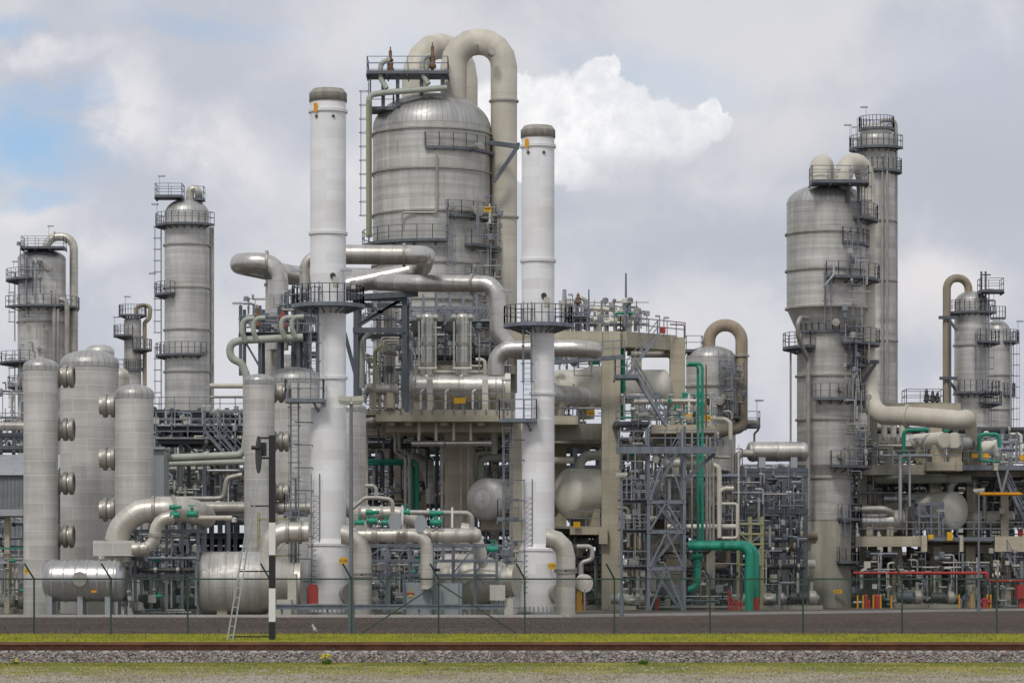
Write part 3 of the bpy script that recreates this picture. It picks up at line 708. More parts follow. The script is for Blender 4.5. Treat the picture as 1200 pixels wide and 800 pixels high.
# ================================================================ ADSORBER VESSELS
def vessel(name, cx, hw, ytop, hd, d, label, mat='cladads', ybot=None, group=None, seg=48, cat='vessel', z0=0):
    x = X(cx, d); r = S(hw, d); z1 = Z(ytop+hd, d); t = thing(name, label, cat, (x, d, z0), group)
    mb = MB(); mb.lathe((x, d, 0), (0, 0, 1), [[(r, z0), (r, z1)]], seg); part(t, 'shell', mb, M[mat])
    mb = MB(); mb.lathe((x, d, 0), (0, 0, 1), [[(r+.03, z1-.25), (r+.03, z1)], dome_prof(r+.03, z1, S(hd, d))], seg); part(t, 'domed_top', mb, M['dome'])
    return t, x, r
GV = 'pale block clad standing vessels'
v1, _, _ = vessel('adsorber_vessel', 47.7, 20, 419.5, 10, 188, 'leftmost pale clad vertical vessel, slim, with small domed top', group=GV)
v2, _, _ = vessel('adsorber_vessel', 105, 34, 410, 16, 196, 'widest pale clad vertical vessel, between two slimmer ones at the left', group=GV)
v3, _, _ = vessel('adsorber_vessel', 157.5, 22.5, 450, 12, 188, 'shorter pale clad vertical vessel right of the widest one', group=GV)
v4, _, _ = vessel('adsorber_vessel', 304, 17.8, 438, 8, 195, 'slim pale clad vertical vessel left of the taller white stack, behind the signal head', group=GV)
v5, _, _ = vessel('adsorber_vessel', 346, 32, 430, 15, 206, 'broad pale clad vertical vessel partly hidden behind the taller white stack', group=GV)
v6, _, _ = vessel('adsorber_vessel', 335, 32, 415, 22, 222, 'domed vessel farther back behind the slim vessel by the taller white stack', 'clad', group=GV)
v7, _, _ = vessel('adsorber_vessel', 412, 17, 472, 6, 194, 'slim pale clad vessel just right of the taller white stack', group=GV)
def nozzle(parent, px0, px1, py, hw, d):
    r = S(hw, d); a, c = X(px0, d), X(px1, d); z = Z(py, d); mb = MB()
    mb.lathe((a, d, z), (1, 0, 0), [[(r*.8, 0), (r*.8, c-a)]], 28); L = c-a; n = part(parent, 'connecting_nozzle', mb, M['duct'])
    for f in (.25, .62, .92):
        m = MB(); m.lathe((a+L*f, d, z), (1, 0, 0), [[(r*.75, -.16), (r*1.02, -.12)], [(r*1.02, -.12), (r*1.06, 0), (r*1.02, .12)], [(r*1.02, .12), (r*.75, .16)]], 28); part(n, 'flange', m, M['brass'])
for py in (441, 503, 566, 628): nozzle(v1, 62, 86, py, 13, 189)
for py in (475, 537, 597, 655): nozzle(v3, 117, 143, py, 13.5, 189)
for py in (460, 517, 577): nozzle(v4, 316, 338, py, 11.5, 196)
sign(v1, 28.5, 33.5, 665.5, 672, 185.4, 'yellow sign on the shell', 2)
# ================================================================ COLUMNS
UP = (0, 0, 1)
def column(label, cx, d, prof, dome, rings, mat='clad', zb=None, name='distillation_column', domemat='dome', seg=56, cat='column', group=None, ringw=.14):
    """prof: [(row, half width px), ...] from top to bottom"""
    x = X(cx, d); z0 = Z(prof[-1][0], d) if zb is None else zb
    t = thing(name, label, cat, (x, d, z0), group); mb = MB()
    pts = [(S(w, d), Z(y, d)) for y, w in prof]; pts[-1] = (pts[-1][0], z0)
    mb.lathe((x, d, 0), UP, [[a, c] for a, c in zip(pts, pts[1:])], seg); part(t, 'shell', mb, M[mat])
    r, zt_ = pts[0]; mb = MB(); mb.lathe((x, d, 0), UP, [dome_prof(r+.02, zt_, S(dome, d), 10)], seg); part(t, 'domed_top', mb, M[domemat])
    for y in rings:
        for (ya, wa), (yb, wb) in zip(prof, prof[1:]):
            if ya <= y <= yb: rr = S(wa+(wb-wa)*(y-ya)/(yb-ya), d)
        mb = MB(); mb.torus_band((x, d, Z(y, d)), UP, rr, ringw, .16, seg); part(t, 'stiffener_ring', mb, M['greyp'])
    return t, x, S(prof[0][1], d)
def plat(t, cx, d, rp, px0, px1, y, brk=True):
    """part-round platform whose outline in the photo runs from px0 to px1; rp: shell radius in px"""
    r1 = max(abs(px0-cx), abs(px1-cx), rp+3)
    f = lambda q: math.degrees(math.asin(max(-1, min(1, (q-cx)/r1))))
    a0, a1 = f(px0), f(px1)
    if a0 < -80: a0 = -125
    if a1 > 80: a1 = 125
    return arc_platform(t, X(cx, d), d, S(rp, d), S(r1, d), a0, a1, Z(y, d), brk)
def fladder(t, cx, d, rp, px, y0, y1, cage=True):
    """ladder up the front or side of a shell"""
    s_ = max(-1, min(1, (px-cx)/(rp+3))); a = math.asin(s_); rr = S(rp, d)+.35
    return ladder(t, X(cx, d)+rr*s_, d-rr*math.cos(a), Z(y1, d), Z(y0, d), cage, .5, math.degrees(a), M['rail'])
def pipe(label, pts, wpx, mat, d=None, cat='pipe', name='process_pipe', bend=None, fl=(), steps=6, group=None, seg=14, heads=False, flm='brass', caps=True):
    """pipe through photo points (px, row[, distance]); wpx: width px at its first point; fl: [(point, axis)] flanges"""
    q = [P(p[0], p[1], p[2] if len(p) > 2 else d) for p in pts]; d0 = pts[0][2] if len(pts[0]) > 2 else d
    r = S(wpx/2, d0); mb = MB(); mb.tube(q, r, seg, None if bend is None else bend*r, steps, caps, heads)
    o = single(name, label, cat, mb, M[mat], group, tuple(q[0]))
    for (k, f) in fl:
        a, c = q[k], q[k+1]; m = MB(); m.lathe(a.lerp(c, f), c-a, [[(r*.9, -.09), (r*1.22, -.09)], [(r*1.22, -.09), (r*1.22, .09)], [(r*1.22, .09), (r*.9, .09)]], seg+4)
        fo = finish('flange', m, M[flm], o)
    return o
def ppart(t, name, pts, wpx, mat, d=None, bend=None, steps=6, seg=14, heads=False, label=None):
    q = [P(p[0], p[1], p[2] if len(p) > 2 else d) for p in pts]; d0 = pts[0][2] if len(pts[0]) > 2 else d
    r = S(wpx/2, d0); mb = MB(); mb.tube(q, r, seg, None if bend is None else bend*r, steps, True, heads); return part(t, name, mb, M[mat], label)
def manway(t, px, py, w, d, yaw=0, mat='greyp'):
    c = P(px, py, d); r = S(w/2, d); ax = Vector((math.sin(R(yaw)), -math.cos(R(yaw)), 0)); mb = MB()
    mb.lathe(c, ax, [[(r*.8, -.5), (r*.8, .25)], [(r*.8, .25), (r, .25)], [(r, .25), (r, .42)], [(r, .42), (.01, .45)]], 20); return part(t, 'manway', mb, M[mat])
def relief(t, px, y0, y1, d, mat='rustv'):
    x = X(px, d); a, c = Z(y1, d), Z(y0, d); h = c-a; mb = MB()
    mb.lathe((x, d, a), UP, [[(.14, 0), (.14, h*.12)], [(.3, h*.12), (.3, h*.2)], [(.3, h*.2), (.2, h*.3), (.26, h*.42), (.16, h*.5)], [(.24, h*.5), (.24, h*.55)], [(.24, h*.55), (.13, h*.6), (.13, h*.85)], [(.13, h*.85), (.06, h*.88), (.05, h)]], 12)
    return part(t, 'relief_valve', mb, M[mat])

# ---- the big central column
DC = 245
t, x, r = column('very wide clad central column under two arched cream ducts', 506, DC, [(152, 69), (350, 69), (480, 69)], 42, [159, 205, 254, 313, 355, 398], 'cladrust', Z(482, DC))
plat(t, 506, DC, 69, 500, 580, 181); plat(t, 506, DC, 69, 527, 584, 259); plat(t, 506, DC, 69, 424, 527, 288)
plat(t, 506, DC, 69, 512, 575, 366); plat(t, 506, DC, 69, 515, 588, 385); plat(t, 506, DC, 69, 554, 590, 292); plat(t, 506, DC, 69, 554, 590, 335); plat(t, 506, DC, 69, 558, 588, 425)
fladder(t, 506, DC, 69, 528, 258, 350); fladder(t, 506, DC, 69, 433, 110, 285); fladder(t, 506, DC, 69, 524, 366, 430)
manway(t, 559, 246, 15, DC-4.3, 25); manway(t, 560, 171, 9, DC-4.2, 30)
sign(t, 567, 576, 242, 248, DC-5.6, 'yellow sign on the handrail', 2)
ppart(t, 'drain_pipe', [(512, 180, DC-4.9), (512, 249, DC-4.9), (471, 249, DC-4.6), (471, 262, DC-4.6)], 2.6, 'greyp')
box_platform(t, X(431, DC-2), X(526, DC-2), DC-4.2, DC-1.2, Z(85.5, DC-3), 'fblr')
box_platform(t, X(434, DC-2), X(462, DC-2), DC-3.5, DC-1, Z(126, DC-3), 'flr')
for px, y1 in ((449, 128), (494, 112), (519, 106), (434, 125), (466, 125)):
    mb = MB(); mb.bar(P(px, 86, DC-3.5), P(px, y1, DC-3.5), .28 if px != 434 else .12); part(t, 'platform_post', mb, M['slate'])
ppart(t, 'relief_header', [(432.5, 278, DC-4), (432.5, 111.5, DC-4), (452, 108.5, DC-4), (524, 103, DC-4)], 7, 'pgreen', bend=2, heads=False)
ppart(t, 'relief_branch', [(457, 71, DC-3.5), (446, 71.5, DC-3.5), (446, 92, DC-3.8), (453, 104, DC-4)], 6, 'pgreen', bend=3)
ppart(t, 'relief_branch', [(505, 65, DC-3.5), (495, 66, DC-3.5), (495, 87, DC-3.8), (502, 99, DC-4)], 6.5, 'pgreen', bend=3)
relief(t, 457.5, 55, 88, DC-3.3); relief(t, 506.8, 50, 84, DC-3.3)
ppart(t, 'relief_header', [(431.5, 118, DC-4.4), (431.5, 276, DC-4.4)], 5, 'ygreen')
def duct(label, pts, wpx, d, rings=(), mat='cream', group=None, name='overhead_duct', steps=4):
    q = [P(p[0], p[1], p[2] if len(p) > 2 else d) for p in pts]; rr = S(wpx/2, pts[0][2] if len(pts[0]) > 2 else d); mb = MB(); mb.tube(q, rr, 28, rr*3.1, steps)
    o = single(name, label, 'duct', mb, M[mat], group, tuple(q[0]))
    for px, py, dd in rings:
        m = MB(); m.torus_band(P(px, py, dd), UP, rr, .14, .14, 28); finish('flange_ring', m, M['greyp'], o)
    return o
dd = duct('front cream duct arching over the big central column and down its right side', [(531.5, 150), (531.5, 49, 245), (590.5, 49), (590.5, 460)], 31, 245, [(590.5, 119, 245), (590.5, 255, 245)], group='arched cream ducts')
mb = MB(); mb.cyl(P(575, 63, 243.2), P(577, 60, 242.6), .32, 12); finish('inspection_port', mb, M['greyp'], dd)
duct('rear cream duct arching over the big central column behind the front one', [(486, 150, 248), (486, 54, 248), (545, 54, 252), (545, 200, 252)], 30, 248, group='arched cream ducts')
t2 = thing('duct_bracket', 'steel bracket holding the cream duct off the big central column', 'bracket', P(592, 185, 244))
mb = MB(); mb.bar(P(572, 167, 242.5), P(609, 172, 242.5), .35); part(t2, 'arm', mb, M['slate'])
mb = MB(); mb.bar(P(606, 173, 242.5), P(579, 213, 242.5), .3); part(t2, 'strut', mb, M['slate'])
mb = MB(); mb.bar(P(577, 165, 246), P(609, 170, 246), .3); part(t2, 'arm', mb, M['slate'])
# vertical services right of the big column
pipe('thin pipe climbing between the big central column and its cream duct', [(574, 240, 243), (574, 262, 242), (571, 262, 242), (571, 430, 242)], 4, 'greyp')
for py in (270, 285, 330, 375):
    pass

# ---- right cone-waisted column
DR = 246
t, x, r = column('cream topped wide column with a cone waist and a concrete foot, on the right', 968.5, DR, [(240, 46.5), (362, 46.5), (389, 34.5), (545, 34.5), (558, 28.5), (610, 28.5)], 24, [275, 318, 362, 441, 492, 560], 'cladold', Z(610, DR))
mb = MB(); mb.lathe((x, DR, 0), UP, [[(S(29, DR), 0), (S(28.6, DR), Z(611, DR)), (S(27, DR), Z(610, DR))]], 56); part(t, 'concrete_foot', mb, M['concd'])
plat(t, 968.5, DR, 46.5, 1003, 1029, 258); plat(t, 968.5, DR, 46.5, 983, 1019, 287); plat(t, 968.5, DR, 46.5, 962, 1031, 328)
plat(t, 968.5, DR, 34.5, 917, 945, 407); plat(t, 968.5, DR, 36, 936, 1000, 389, False); plat(t, 968.5, DR, 34.5, 995, 1031, 403); plat(t, 968.5, DR, 34.5, 947, 1017, 468)
plat(t, 968.5, DR, 34.5, 969, 1021, 546); plat(t, 968.5, DR, 34.5, 996, 1016, 428)
plat(t, 968.5, DR, 29, 983, 1010, 607); plat(t, 968.5, DR, 29, 980, 1007, 657)
box_platform(t, X(945, DR), X(1011, DR), DR-4.4, DR-2, Z(213, DR-3), 'fblr')
for px in (994, 1006): mb = MB(); mb.bar(P(px, 213, DR-3.2), P(px, 238 if px < 1000 else 262, DR-3.0), .2); part(t, 'platform_post', mb, M['slate'])
fladder(t, 968.5, DR, 46.5, 1006, 213, 288); fladder(t, 968.5, DR, 46.5, 965, 328, 390); fladder(t, 968.5, DR, 46.5, 990, 288, 328); fladder(t, 968.5, DR, 34.5, 994, 389, 468); fladder(t, 968.5, DR, 34.5, 1003, 468, 546); fladder(t, 968.5, DR, 29, 984, 607, 660)
fladder(t, 968.5, DR, 34.5, 999, 400, 470, False)
manway(t, 979, 378, 9, DR-3.0); manway(t, 985, 455, 9, DR-2.4, 25); manway(t, 985, 534, 9, DR-2.4, 20)
ppart(t, 'overhead_pipe', [(961, 240, DR-1), (961, 194, DR-1), (966, 194, DR+4), (966, 240, DR+4)], 26, 'cream', bend=2.2, seg=20)
ppart(t, 'overhead_pipe', [(988, 240, DR-1.5), (988, 190.5, DR-1.5), (1012, 190.5, DR+.5), (1015, 225, DR+.5), (1015, 300, DR+.5)], 22, 'cream', bend=2.6, seg=20, steps=4)
ppart(t, 'vent_pipe', [(946, 373, DR-3), (938, 372, DR-4.6), (935, 378, DR-4.9), (935, 394, DR-4.6), (947, 422, DR-2.9), (947, 604, DR-2.9), (940, 609, DR-2.9)], 5, 'greyp')
ppart(t, 'vent_pipe', [(926.5, 412, DR-.5), (926.5, 540, DR-.5), (926.5, 600, DR-.5)], 2.4, 'greyp')
ppart(t, 'drain_pipe', [(977, 311, DR-4.2), (977, 322, DR-5), (967, 334, DR-5), (967, 360, DR-4)], 2.4, 'lgalv')
sign(t, 977, 987, 690.5, 695, DR-2.35, 'yellow sign on the concrete foot', 2)
pipe('thick cream pipe dropping beside the right cone-waisted column and turning right', [(1015, 300, DR+.5), (1015, 420, DR+.5), (1022, 487, DR-1), (1060, 487, DR-3), (1125, 492, DR-5), (1132, 491, DR-5), (1132, 491, DR+5)], 22, 'cream', bend=3, fl=[(3, .05)], seg=20, flm='cream')
mb = MB(); mb.bar(P(1008, 424, DR-1), P(1030, 424, DR-1), .3); mb.bar(P(1026, 426, DR-1), P(1012, 446, DR-1), .26)
single('pipe_bracket', 'steel bracket holding the cream pipe beside the cone-waisted column', 'bracket', mb, M['slate'])

# ---- tall slim column behind it
D2 = 292
t, x, r = column('tall slim column with a crown of round platforms behind the cone-waisted column', 1027, D2, [(165, 22), (178, 22), (470, 24), (520, 24)], 14, [178, 200, 260, 330, 400], 'cladold', 0)
plat(t, 1027, D2, 22, 995, 1057, 174); plat(t, 1027, D2, 22, 1018, 1057, 201); arc_platform(t, x, D2, .5, S(21, D2), -178, 178, Z(151, D2))
mb = MB(); mb.lathe((x, D2, 0), UP, [[(1.5, Z(165, D2)), (1.5, Z(152, D2))], dome_prof(1.5, Z(152, D2), .6)], 24); part(t, 'neck', mb, M['clad'])
ppart(t, 'overhead_pipe', [(1030, 150, D2-.5), (1030, 141, D2-.5), (1049.5, 141, D2), (1049.5, 478, D2)], 5, 'greyp', bend=2.5)
for px in (1034, 1039.5): ppart(t, 'riser_pipe', [(px, 180, D2-2.2), (px, 480, D2-2.2)], 2.6, 'greyp')
for px in (1016,): fladder(t, 1027, D2, 22, 1006, 151, 260)
mini_lamp(t, X(1015, D2), D2, Z(151, D2), -1); mini_lamp(t, X(996, D2), D2, Z(172, D2), -1)

# ---- far right pair
D3 = 300
t, x, r = column('far right column under a brown hooked pipe', 1138.5, D3, [(356, 20), (480, 20)], 15, [405, 462], 'clad', 0)
plat(t, 1138.5, D3, 20, 1110, 1166, 366); plat(t, 1138.5, D3, 20, 1144, 1172, 401); plat(t, 1138.5, D3, 20, 1114, 1172, 460); plat(t, 1138.5, D3, 20, 1150, 1174, 472)
box_platform(t, X(1144, D3), X(1171, D3), D3-3, D3-.5, Z(340, D3-2), 'fblr'); fladder(t, 1138.5, D3, 20, 1153, 340, 460); fladder(t, 1138.5, D3, 20, 1142, 400, 460); fladder(t, 1138.5, D3, 20, 1157, 460, 560)
for px in (1150, 1155): mb = MB(); mb.bar(P(px, 318, D3-2), P(px, 366, D3-2), .18); part(t, 'platform_post', mb, M['slate'])
mb = MB(); mb.bar(P(1150, 322, D3-2), P(1161, 322, D3-2), .12); part(t, 'davit', mb, M['slate'])
pipe('brown hooked pipe arching onto the far right column', [(1135, 345, D3), (1135, 326, D3), (1109.5, 326, D3-1), (1109.5, 480, D3-1)], 9.5, 'brownp', bend=2.8, seg=16)
mb = MB(); mb.bar(P(1100, 372, D3-1.5), P(1122, 372, D3-1.5), .3); mb.bar(P(1112, 374, D3-1.5), P(1121, 387, D3-1.5), .25); mb.bar(P(1101, 443, D3-1.5), P(1122, 443, D3-1.5), .3); mb.bar(P(1112, 446, D3-1.5), P(1121, 458, D3-1.5), .25); mb.bar(P(1113.5, 372, D3-1.6), P(1113.5, 480, D3-1.6), .2)
single('pipe_bracket', 'steel bracket between the brown hooked pipe and the far right column', 'bracket', mb, M['slate'])
D4 = 312
t, x, r = column('rightmost column, lower and plain, beside the one with the hooked pipe', 1169, D4, [(390, 15), (400, 16), (520, 16)], 15, [440, 480], 'clad', 0)
plat(t, 1169, D4, 15, 1176, 1194, 400); plat(t, 1169, D4, 15, 1158, 1176, 373); plat(t, 1169, D4, 15, 1174, 1190, 462); fladder(t, 1169, D4, 15, 1184, 400, 530); mini_lamp(t, X(1193, D4), D4, Z(400, D4))
ppart(t, 'riser_pipe', [(1184.5, 402, D4-1.5), (1184.5, 540, D4-1.5)], 2.2, 'lgalv')

# ---- column right of centre under the brown loop pipe
D5 = 254
t, x, r = column('shiny ribbed top column under a thick brown loop pipe, right of centre', 833, D5, [(420, 29), (560, 29)], 15, [453, 500], 'clad', Z(560, D5))
mb = MB(); mb.lathe((x, D5, 0), UP, [[(S(18, D5), 0), (S(18, D5), Z(500, D5))]], 32); part(t, 'skirt', mb, M['concd'])
plat(t, 833, D5, 29, 832, 868, 488); box_platform(t, X(803, D5), X(823, D5), D5-1, D5+1, Z(410, D5), 'flr')
fladder(t, 833, D5, 29, 851, 425, 488); fladder(t, 833, D5, 29, 843, 425, 488); manway(t, 864, 434, 7, D5-1.5, 40); manway(t, 843, 470, 10, D5-2.2)
duct('thick brown stained loop pipe over the shiny ribbed top column', [(831, 412), (831, 381), (869, 381), (869, 484), (869, 500), (842, 506, 252), (835, 506, 251)], 14.5, D5, [(869, 417, D5)], 'brownp', name='loop_pipe', steps=8)

# ---- far left columns
D6 = 345
t, x, r = column('far left column with stacked platforms under a hooked pipe', 49, D6, [(304, 28), (500, 28)], 12, [378, 430], 'clad', 0)
plat(t, 49, D6, 28, 7, 40, 328); plat(t, 49, D6, 28, 9, 93, 360); plat(t, 49, D6, 28, -1, 42, 425); plat(t, 49, D6, 28, 9, 34, 453)
box_platform(t, X(30, D6), X(80, D6), D6-3.5, D6-1, Z(290, D6-2), 'fblr'); fladder(t, 49, D6, 28, 14, 328, 400); fladder(t, 49, D6, 28, 17, 420, 500); fladder(t, 49, D6, 28, 35, 290, 360)
manway(t, 57, 312, 10, D6-2.6)
for px, y0 in ((63.5, 340), (68, 362)): ppart(t, 'riser_pipe', [(px, y0, D6-3.2), (px, 440, D6-3.2)], 5 if px < 66 else 3, 'greyp', heads=True)
ppart(t, 'riser_pipe', [(70, 351, D6-3.4), (77, 351, D6-3.4), (78.5, 360, D6-3.4), (78.5, 440, D6-3.4)], 6, 'greyp')
mini_lamp(t, X(62, D6), D6-3, Z(290, D6)); mini_lamp(t, X(16, D6), D6, Z(328, D6))
pipe('grey hooked pipe arching from the far left column down its right side', [(54, 305, D6), (54, 277.5, D6), (86.5, 277.5, D6), (86.5, 450, D6)], 10, 'duct', bend=2.8, fl=[(1, .3), (2, .5)], seg=16)
t, x, r = column('narrow domed column half hidden behind the far left column', 30, 352, [(308, 9), (470, 9)], 11, [350], 'cladold', 0)
D7 = 345
t, x, r = column('small thin column with a curled pipe, between the domed vessels and the tall left column', 155.5, D7, [(377, 10), (470, 10)], 7, [395, 432], 'cladold', 0)
plat(t, 155.5, D7, 10, 139, 172, 369); plat(t, 155.5, D7, 10, 133, 158, 393); plat(t, 155.5, D7, 10, 158, 178, 409); plat(t, 155.5, D7, 10, 145, 168, 433)
ppart(t, 'overhead_pipe', [(160, 372, D7), (160, 359, D7), (168, 357.5, D7), (176.5, 359, D7), (175, 373, D7), (169.5, 378, D7), (169.5, 452, D7)], 5, 'brownp', bend=1.8)
mini_lamp(t, X(147, D7), D7, Z(369, D7)); mini_lamp(t, X(134, D7), D7, Z(393, D7))
D8 = 300
t, x, r = column('tall slim left column standing alone against the clouds', 219, D8, [(252, 26), (483, 26), (487, 24), (600, 24)], 19, [288, 338, 387, 436, 484], 'clad', 0)
plat(t, 219, D8, 26, 182, 253, 264); plat(t, 219, D8, 26, 181, 203, 345); plat(t, 219, D8, 26, 182, 245, 416)
box_platform(t, X(184, D8), X(216, D8), D8-2, D8+.5, Z(231, D8), 'fblr'); box_platform(t, X(228, D8), X(240, D8), D8-1, D8+.6, Z(233, D8), 'fr')
ppart(t, 'overhead_pipe', [(222.5, 240, D8), (222.5, 222, D8), (230, 221, D8), (233, 226, D8), (233, 238, D8+1)], 9, 'duct', bend=1.6)
for px, dd_ in ((246.7, .5), (249.5, -.6)): ppart(t, 'riser_pipe', [(px, 266, D8+dd_), (px, 500, D8+dd_)], 2.8, 'greyp')
fladder(t, 219, D8, 26, 188, 264, 345); fladder(t, 219, D8, 26, 190, 345, 416); fladder(t, 219, D8, 26, 191, 416, 500)
mini_lamp(t, X(187, D8), D8, Z(231, D8)); mini_lamp(t, X(184, D8), D8, Z(264, D8), -1); mini_lamp(t, X(181, D8), D8, Z(345, D8), -1); manway(t, 240, 412, 7, D8-1.6, 40)
mb = MB(); mb.lathe((X(117, 330), 330, 0), UP, [[(S(17, 330), 0), (S(17, 330), Z(412, 330))], dome_prof(S(17, 330), Z(412, 330), S(9, 330))], 32)
single('surge_vessel', 'rounded grey vessel top showing behind the widest pale clad vessel', 'vessel', mb, M['clad'])
mb = MB(); mb.lathe((X(140, 250), 250, 0), UP, [dome_prof(S(12, 250), Z(442, 250), S(12, 250), 8)[::1], [(S(12, 250), Z(442, 250)), (S(12, 250), 0)]], 24)
single('surge_vessel', 'brownish round headed vessel peeking between the widest and the shorter pale clad vessel', 'vessel', mb, M['duct'])
t = thing('access_platform', 'grey platform with handrails behind the widest pale clad vessel', 'platform', P(145, 440, 335)); box_platform(t, X(122, 335), X(150, 335), 334, 336, Z(433, 335), 'fblr')
# ================================================================ BUILDERS FOR STRUCTURES AND EQUIPMENT
def railing_thing(t, pts, d=None, sp=1.3):
    m = MB(); rail_path(m, [P(p[0], p[1], p[2] if len(p) > 2 else d) for p in pts], 1.1, sp, .035); return part(t, 'railing', m, M['rail'])
def cbox(t, name, x0, x1, y0, y1, d, depth, mat='conc'):
    mb = MB(); mb.pbox(x0, x1, y0, y1, d, depth); return part(t, name, mb, M[mat])
def cpier(t, x0, x1, y0, d, depth=None, mat='conc', name='pier'):
    mb = MB(); mb.box(X(x0, d), X(x1, d), d, d+(depth or (X(x1, d)-X(x0, d))), 0, Z(y0, d)); return part(t, name, mb, M[mat])
def drum(label, px, py, d, rpx, length, yaw, mat, seg=40, head=.5, bands=(), saddle=None, cat='drum', name='horizontal_drum', backhead=True, group=None, saddlemat='conc'):
    """drum whose front head's shoulder is centred at the photo point; yaw 0 points its axis away from the camera, 90 to the right"""
    c = P(px, py, d); r = S(rpx, d); ax = Vector((math.sin(R(yaw)), math.cos(R(yaw)), 0)); t = thing(name, label, cat, (c.x, c.y, 0 if saddle is None else c.z-r*1.3), group)
    mb = MB(); mb.lathe(c, ax, [[(r, 0), (r, length)]], seg); part(t, 'shell', mb, M[mat])
    hp = [(r*1.0*math.cos(a)+.001, -r*head*math.sin(a)) for a in [math.pi/2*k/9 for k in range(9, -1, -1)]]
    mb = MB(); mb.lathe(c, ax, [hp], seg); part(t, 'head', mb, M[mat if mat != 'shiny' else 'dome'])
    if backhead:
        mb = MB(); mb.lathe(c, ax, [[(a, length-h) for a, h in hp[::-1]]], seg); part(t, 'head', mb, M[mat])
    for f in bands:
        mb = MB(); mb.torus_band(c+ax*(length*f), ax, r, .09, .03, seg); part(t, 'band', mb, M['greyp'])
    if saddle:
        for f in (.2, .8):
            o = c+ax*(length*f); m = Matrix.Translation((o.x, o.y, 0)) @ Matrix.Rotation(-R(yaw)+R(90), 4, 'Z'); mb = MB(); mb.box(-.25, .25, -r*.8, r*.8, max(0, Z(saddle, d)), c.z-r*.55, m); part(t, 'saddle', mb, M[saddlemat])
    return t
def valve(label, px, py, d, s=.5, mat='green', act=1, group=None):
    s = s*.74 if mat == 'green' else s*.9
    c = P(px, py, d); t = thing('valve', label, 'valve', c, group)
    mb = MB(); mb.lathe(c-Vector((s*.6, 0, 0)), (1, 0, 0), [[(s*.42, 0), (s*.42, s*.15)], [(s*.3, s*.15), (s*.34, s*.6), (s*.3, s*1.05)], [(s*.42, s*1.05), (s*.42, s*1.2)]], 14); part(t, 'body', mb, M[mat])
    mb = MB(); mb.lathe(c, UP, [[(s*.2, 0), (s*.16, s*.8)]], 10); part(t, 'bonnet', mb, M[mat])
    if act: mb = MB(); mb.lathe(c+Vector((-s*.7, 0, s*.95)), (1, 0, .03), [[(.01, -.02), (s*.3, 0)], [(s*.3, 0), (s*.32, s*.7)], [(s*.22, s*.7), (s*.22, s*1.5)], [(s*.22, s*1.5), (.01, s*1.52)]], 12); part(t, 'actuator', mb, M[mat])
    else:
        mb = MB(); mb.lathe(c+Vector((0, 0, s*.9)), UP, [[(s*.42, 0), (s*.5, .02), (s*.5, s*.08), (s*.42, s*.1), (s*.42, 0)]], 16); mb.box(c.x-s*.45, c.x+s*.45, c.y-.03, c.y+.03, c.z+s*.91, c.z+s*.97); part(t, 'handwheel', mb, M[mat])
    return t
def rack(label, x0, x1, levels, d, depth, bays, mat='slate', w=.32, y0=None, ground=True, brace=(), cat='pipe rack', name='steel_rack', railings=(), deck=(), ybot=None):
    """open steel frame: posts, beams at the given rows, diagonal braces [(bay, upper level, lower level), ...]"""
    xs = [X(x0+(x1-x0)*k/bays, d) for k in range(bays+1)]; zt_ = Z(y0 if y0 else levels[0], d); zb = 0 if ybot is None else Z(ybot, d)
    t = thing(name, label, cat, ((xs[0]+xs[-1])/2, d, zb))
    for x in xs:
        for dy in ((0, depth) if depth else (0,)):
            mb = MB(); mb.box(x-w/2, x+w/2, d+dy-w/2, d+dy+w/2, zb, zt_); part(t, 'post', mb, M[mat])
    for y in levels:
        z = Z(y, d); mb = MB()
        mb.box(xs[0]-w*.6, xs[-1]+w*.6, d-w*.7, d-w*.52, z-w*1.1, z)
        part(t, 'beam', mb, M[mat])
        if depth:
            mb = MB(); mb.box(xs[0]-w*.6, xs[-1]+w*.6, d+depth+w*.52, d+depth+w*.7, z-w*1.1, z); part(t, 'beam', mb, M[mat])
            for x in xs: mb = MB(); mb.box(x-w*.3, x+w*.3, d+w*.52, d+depth-w*.52, z-w*1.0, z-.02); part(t, 'cross_beam', mb, M[mat])
    for (bay, ya, yb, sg) in brace:
        a, c = (xs[bay], xs[bay+1]) if sg > 0 else (xs[bay+1], xs[bay]); mb = MB(); mb.bar((a, d-.02, Z(ya, d)), (c, d-.02, Z(yb, d)), w*.6); part(t, 'brace', mb, M[mat])
    for y in deck: mb = MB(); mb.box(xs[0], xs[-1], d-.9, d+depth, Z(y, d)+.004, Z(y, d)+.06); part(t, 'deck', mb, M['grate'])
    for y in railings: m = MB(); rail_path(m, [(xs[0], d-.85, Z(y, d)+.06), (xs[-1], d-.85, Z(y, d)+.06)], 1.1, 1.3, .035); part(t, 'railing', m, M['rail'])
    return t
def stair(label, a, c, w=.9, mat='galv', d2=None, rails=True, t=None, name='steel_stair'):
    """flight from photo point a (top) to c (bottom)"""
    a = P(*a); c = P(*c); own = t is None
    if own: t = thing(name, label, 'stair', c)
    nrm = Vector((0, 1, 0))
    for k in (0, 1):
        mb = MB(); o = nrm*(w*k); mb.bar(a+o, c+o, .05, .22, (0, 0, 1)); part(t, 'stringer', mb, M[mat])
    n = max(3, int(abs(a.z-c.z)/.3)); mb = MB()
    for k in range(n):
        p = a.lerp(c, (k+.5)/n); mb.box(p.x-.14, p.x+.14, p.y+.04, p.y+w-.04, p.z-.02, p.z+.02)
    tag(part(t, 'tread', mb, M['grate']), None)
    if rails:
        for k in (0, 1):
            mb = MB(); o = nrm*(w*k); rail_path(mb, [a+o+Vector((0, 0, .1)), c+o+Vector((0, 0, .1))], 1.0, 1.5, .03); part(t, 'railing', mb, M[mat])
    return t
